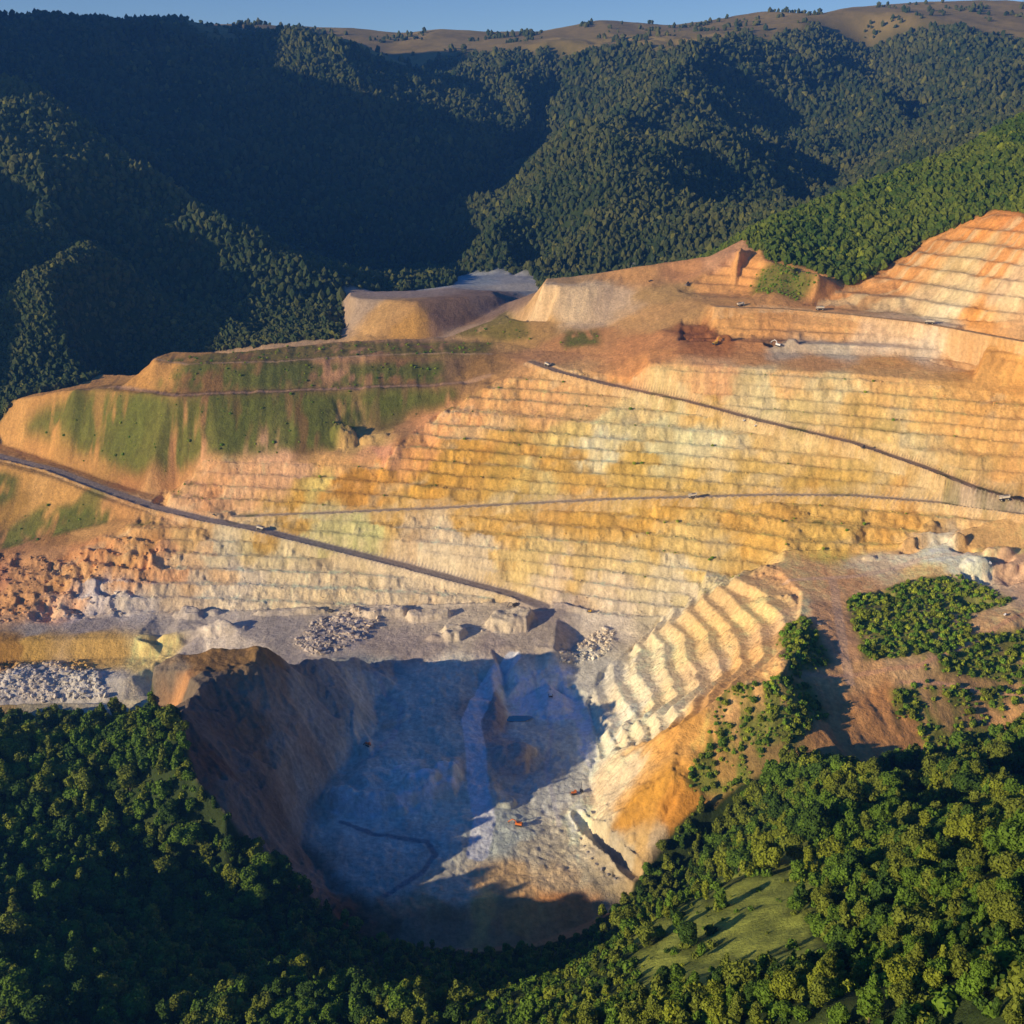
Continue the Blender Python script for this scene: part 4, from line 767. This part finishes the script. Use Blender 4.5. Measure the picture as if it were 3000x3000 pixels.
for a, b, s, lab in [(1330,1990,0,''),(2400,1830,2.2,'brown boulder on the bare ground right of the pit wall'),(2315,2345,2.0,'rounded boulder at the foot of the brown slope'),(1740,2385,2.4,'grey boulder at the upper end of the small ramp')]:
    if s:
        q = hit(a, b); o = link('boulder', bould[2]); o.scale = (s, s*.8, s*.7); o.location = (q[0], q[1], float(zat(*q)) + ZOFF + .3); o['label'] = lab; o['category'] = 'boulder'
# pond on the pit floor
bm = bmesh.new(); cx, cy = hit(1510,2108); zw = min(float(zat(cx+dx, cy)) for dx in (-10, 0, 10)) + ZOFF + .9
vs = [bm.verts.new((cx + 17*math.cos(a)*(1+.2*math.sin(3*a)), cy + 8*math.sin(a)*(1+.25*math.cos(2*a)), zw)) for a in np.linspace(0, 6.283, 28, endpoint=False)]; bm.faces.new(vs)
me = bpy.data.meshes.new('pond'); bm.to_mesh(me); bm.free(); M_water = mat('pond_water', (.02,.22,.30), rough=.08); link('pond', me, M_water, kind='structure')

# ------------------------------------------------------------------ machines
PAINT = {'cream': mat('cream_paint', (.68,.60,.45), .5, noise=.12), 'white': mat('white_paint', (.75,.74,.70), .45, noise=.1), 'yellow': mat('yellow_paint', (.62,.36,.04), .5, noise=.15), 'orange': mat('orange_paint', (.75,.20,.03), .5, noise=.15), 'dark': mat('dark_steel', (.05,.05,.055), .6, noise=.2)}
RUB = mat('tyre_rubber', (.02,.02,.02), .8); GLS = mat('cab_glass', (.03,.04,.05), .1); STEEL = mat('worn_steel', (.16,.14,.12), .6, noise=.2)
def part(name, parent, m, build):
    bm = bmesh.new(); build(bm); me = bpy.data.meshes.new(name); bm.to_mesh(me); bm.free(); return link(name, me, m, parent)
def bx(bm, c, s, ry=0.0, taper=1.0, bev=.06):
    r = bmesh.ops.create_cube(bm, size=1)['verts']
    for v in r:
        k = taper if v.co.z > 0 else 1; v.co = Vector((v.co.x*s[0]*k, v.co.y*s[1]*k, v.co.z*s[2]))
    bmesh.ops.transform(bm, matrix=Matrix.Translation(c) @ Matrix.Rotation(ry, 4, 'Y'), verts=r)
    if bev: bmesh.ops.bevel(bm, geom=list({e for v in r for e in v.link_edges}), offset=bev, segments=1, affect='EDGES')
def cyl(bm, c, r, d, ax='Y', n=16):
    m = Matrix.Translation(c) @ (Matrix.Rotation(math.pi/2, 4, 'X') if ax == 'Y' else Matrix.Identity(4)); bmesh.ops.create_cone(bm, cap_ends=True, segments=n, radius1=r, radius2=r, depth=d, matrix=m)
def bar(bm, a, b, w, t):
    a, b = Vector(a), Vector(b); d = b - a; m = Matrix.Translation((a+b)/2) @ d.to_track_quat('X', 'Y').to_matrix().to_4x4(); r = bmesh.ops.create_cube(bm, size=1)['verts']
    for v in r: v.co = Vector((v.co.x*d.length, v.co.y*w, v.co.z*t))
    bmesh.ops.transform(bm, matrix=m, verts=r)
def root(name, px, py, ang, label, cat, scale=1.0):
    q = hit(px, py); o = bpy.data.objects.new(name, None); C.objects.link(o); c, s = math.cos(ang), math.sin(ang)
    zf, zb = float(zat(q[0]+c*4, q[1]+s*4)), float(zat(q[0]-c*4, q[1]-s*4)); p = max(-.25, min(.25, math.atan2(zf - zb, 8)))
    o.location = (q[0], q[1], float(zat(*q)) + ZOFF + .05); o.rotation_euler = (0, -p, ang); o.scale = (scale,)*3; o['label'] = label; o['category'] = cat; return o
def haul_truck(px, py, ang, label, colour='cream', s=1.0, load=True):
    s *= 1.25
    t = root('haul_truck', px, py, ang, label, 'dump truck', s); pm = PAINT[colour]; t['group'] = 'haul trucks in the quarry'
    part('chassis', t, PAINT['dark'], lambda b: (bx(b, (0,0,1.35), (8.2,1.6,.7)), bx(b, (2.6,0,1.6), (2.4,3.4,.9))))
    def bed(b):
        bx(b, (-1.3,0,3.1), (5.6,3.9,1.7), -.06, 1.12); bx(b, (2.6,0,4.15), (2.6,3.9,.18)); 
    part('dump_bed', t, pm, bed)
    if load: part('load', t, STEEL, lambda b: bx(b, (-1.3,0,4.2), (4.4,3.2,.7), 0, .55, .2))
    cb = part('cab', t, pm, lambda b: bx(b, (2.7,.85,2.9), (1.7,1.5,1.6), 0, .92)); part('windscreen', cb, GLS, lambda b: bx(b, (3.57,.85,3.1), (.06,1.25,.8), 0, 1, 0))
    part('bonnet', t, pm, lambda b: bx(b, (3.0,-.8,2.3), (2.0,1.6,.9)))
    for x0 in (2.6, -2.4):
        for y0 in (-1.75, 1.75):
            wl = part('wheel', t, RUB, lambda b: cyl(b, (x0, y0, .98), .98, .8)); part('rim', wl, pm, lambda b: cyl(b, (x0, y0 + math.copysign(.42, y0), .98), .45, .06, n=10))
    return t
def excavator(px, py, ang, label, colour='yellow', s=1.0, lift=0.0):
    s *= 1.2
    t = root('excavator', px, py, ang, label, 'excavator', s); pm = PAINT[colour]; t['group'] = 'excavators in the quarry'
    for y0 in (-1.5, 1.5): part('track', t, PAINT['dark'], lambda b: (bx(b, (0,y0,.5), (4.6,.7,.95), 0, 1, .25),))
    part('undercarriage', t, PAINT['dark'], lambda b: (bx(b, (0,0,.8), (2.4,2.4,.5)), cyl(b, (0,0,1.1), .9, .3, 'Z')))
    part('house', t, pm, lambda b: bx(b, (-.9,0,2.0), (3.8,2.9,1.5), 0, .95, .12)); part('counterweight', t, PAINT['dark'], lambda b: bx(b, (-3.0,0,1.85), (.8,2.8,1.2), 0, 1, .2))
    cb = part('cab', t, pm, lambda b: bx(b, (1.4,.95,2.3), (1.5,1.05,1.9), 0, .9)); part('window', cb, GLS, lambda b: bx(b, (2.13,.95,2.55), (.06,.85,1.0), 0, 1, 0))
    e = (4.6, -.2, 5.2 + lift); k = (7.6, -.2, 2.6 + lift)
    part('boom', t, pm, lambda b: (bar(b, (.8,-.2,1.9), (2.6,-.2,4.7+lift), .55, .7), bar(b, (2.5,-.2,4.6+lift), e, .5, .6)))
    part('arm', t, pm, lambda b: bar(b, (e[0]-.5,-.2,e[2]+.2), k, .42, .5)); part('bucket', t, STEEL, lambda b: (bx(b, (k[0]-.3,-.2,k[2]-.6), (1.3,1.5,1.2), .5, .75, .1),))
    return t
def drill(px, py, ang, label, colour='white', s=1.0):
    t = root('drill_rig', px, py, ang, label, 'drill rig', s); pm = PAINT[colour]
    for y0 in (-1.2, 1.2): part('track', t, PAINT['dark'], lambda b: bx(b, (0,y0,.45), (3.8,.6,.85), 0, 1, .2))
    part('house', t, pm, lambda b: bx(b, (-.6,0,1.7), (3.2,2.2,1.4))); cb = part('cab', t, pm, lambda b: bx(b, (1.5,.6,2.0), (1.2,1.1,1.7), 0, .9)); part('window', cb, GLS, lambda b: bx(b, (2.12,.6,2.2), (.06,.9,.9), 0, 1, 0))
    part('mast', t, PAINT['dark'], lambda b: (bar(b, (2.3,-.7,.3), (2.1,-.7,10.5), .18, .18), bar(b, (2.3,-.2,.3), (2.1,-.2,10.5), .18, .18), *[bar(b, (2.25,-.7,z), (2.25,-.2,z+.6), .1, .1) for z in np.arange(1, 10, 1.1)]))
    return t
def pickup(px, py, ang, label, colour='white', s=1.0):
    t = root('pickup_truck', px, py, ang, label, 'pickup', s); pm = PAINT[colour]
    part('body', t, pm, lambda b: (bx(b, (0,0,.8), (5.2,1.9,.6), 0, 1, .12), bx(b, (-2.45,0,1.2), (.12,1.8,.4)), bx(b, (-1.3,.9,1.2), (2.3,.1,.4)), bx(b, (-1.3,-.9,1.2), (2.3,.1,.4))))
    cb = part('cab', t, pm, lambda b: bx(b, (.5,0,1.45), (2.1,1.75,.8), 0, .82, .1)); part('window', cb, GLS, lambda b: bx(b, (.5,0,1.5), (1.75,1.78,.42), 0, .9, 0))
    for x0 in (-1.6, 1.65):
        for y0 in (-.9, .9): part('wheel', t, RUB, lambda b: cyl(b, (x0, y0, .4), .4, .25, n=12))
def dozer(px, py, ang, label, colour='yellow', s=1.0):
    t = root('bulldozer', px, py, ang, label, 'bulldozer', s); pm = PAINT[colour]
    for y0 in (-1.2, 1.2): part('track', t, PAINT['dark'], lambda b: bx(b, (0,y0,.6), (4.0,.6,1.1), 0, .85, .25))
    part('bonnet', t, pm, lambda b: bx(b, (1.0,0,1.6), (2.2,1.3,1.1))); cb = part('cab', t, pm, lambda b: bx(b, (-.8,0,2.2), (1.7,1.7,1.9), 0, .9)); part('window', cb, GLS, lambda b: bx(b, (.02,0,2.5), (.06,1.3,.9), 0, 1, 0))
    part('blade', t, STEEL, lambda b: bx(b, (2.9,0,.8), (.3,3.8,1.4), -.15)); part('push_arm', t, STEEL, lambda b: (bar(b, (.5,-1.65,.6), (2.9,-1.65,.6), .2, .3), bar(b, (.5,1.65,.6), (2.9,1.65,.6), .2, .3)))
pi = math.pi
haul_truck(2030,1460, pi*1.0, 'cream dump truck alone on the middle haul road, long shadow beside it', s=1.0)
haul_truck(2940,1490, pi*.93, 'cream dump truck where the haul roads meet at the right edge', s=1.15)
haul_truck(762,1552, pi*.9, 'cream dump truck on the dark left haul road', s=1.0)
haul_truck(1603,1073, pi*.75, 'small cream dump truck at the top bend of the diagonal haul road', s=.9)
haul_truck(2402,911, pi*.97, 'cream dump truck at the left foot of the peaked upper cut', s=1.1)
haul_truck(2722,950, pi*.95, 'cream dump truck on the road below the pale upper cut', s=1.1)
haul_truck(2171,897, 0.2, 'cream dump truck beside the green patch on the upper yard', s=1.0)
excavator(2098,1012, pi*.15, 'yellow excavator digging at the left end of the upper cut', 'yellow', 1.35, .6)
excavator(2278,1018, pi*.8, 'white excavator at the grey end of the upper cut', 'white', 1.2)
excavator(1518,2420, pi*.93, 'orange excavator low on the blue shaded pit floor', 'orange', 1.05, -.8)
dozer(1078,2186, pi*.85, 'orange bulldozer at the left side of the shaded pit floor', 'orange', 1.35)
dozer(1682,2328, pi*1.1, 'orange bulldozer beside the drill mast under the right pit wall', 'orange', 1.3)
drill(1704,2322, pi*.6, 'dark drill rig with a tall mast under the right pit wall', 'dark', .95)
excavator(1613,2040, pi*.5, 'white excavator in the hollow at the back of the pit', 'white', 1.0)
drill(2180,1250, pi*.1, 'white drill rig on a bench, left one of the pair', 'white', .8); drill(2214,1254, pi*.1, 'white drill rig on a bench, right one of the pair', 'white', .8)
dozer(2530,1320, pi*1.1, 'dark bulldozer on the bench just under the diagonal road', 'dark', 1.0)
dozer(2015,838, pi*1.2, 'dark bulldozer on the upper yard right of the pale heap', 'dark', 1.5); pickup(1906,826, 0, 'dark pickup on the upper yard above the pale heap', 'dark', 1.3)
pickup(2945,1803, pi*.25, 'white pickup beside the dirt path on the right slope'); pickup(628,1517, pi*.9, 'dark pickup where the middle road leaves the left road', 'dark'); pickup(2900,1652, pi*.5, 'white pickup by the shaded hollow at the right edge')
excavator(968,1795, pi*.9, 'dark excavator on the floor above the big rubble pile', 'dark', 1.0); excavator(1508,1778, pi*1.1, 'dark excavator by the loading ledge under the haul road end', 'dark', 1.0); dozer(1728,1796, pi*.9, 'yellow bulldozer in the shaded corner at the wall foot', 'yellow', 1.1)

# ------------------------------------------------------------------ air
bm = bmesh.new(); bmesh.ops.create_cube(bm, size=1); me = bpy.data.meshes.new('haze'); bm.to_mesh(me); bm.free()
x0, x1, y0, y1 = -14500, 14500, -500, 9600; z0, z1 = -60, 1950
hz = link('haze', me, kind='stuff', label='thin blue haze in the valley air', category='haze'); hz.location = ((x0+x1)/2, (y0+y1)/2, (z0+z1)/2); hz.scale = (x1-x0, y1-y0, z1-z0)
m = bpy.data.materials.new('haze'); m.use_nodes = True; n = m.node_tree.nodes; n.remove(n['Principled BSDF']); v = n.new('ShaderNodeVolumePrincipled')
v.inputs['Color'].default_value = (.11, .38, 1.0, 1); v.inputs['Density'].default_value = HAZE; v.inputs['Anisotropy'].default_value = .2
m.node_tree.links.new(v.outputs[0], n['Material Output'].inputs['Volume']); me.materials.append(m)
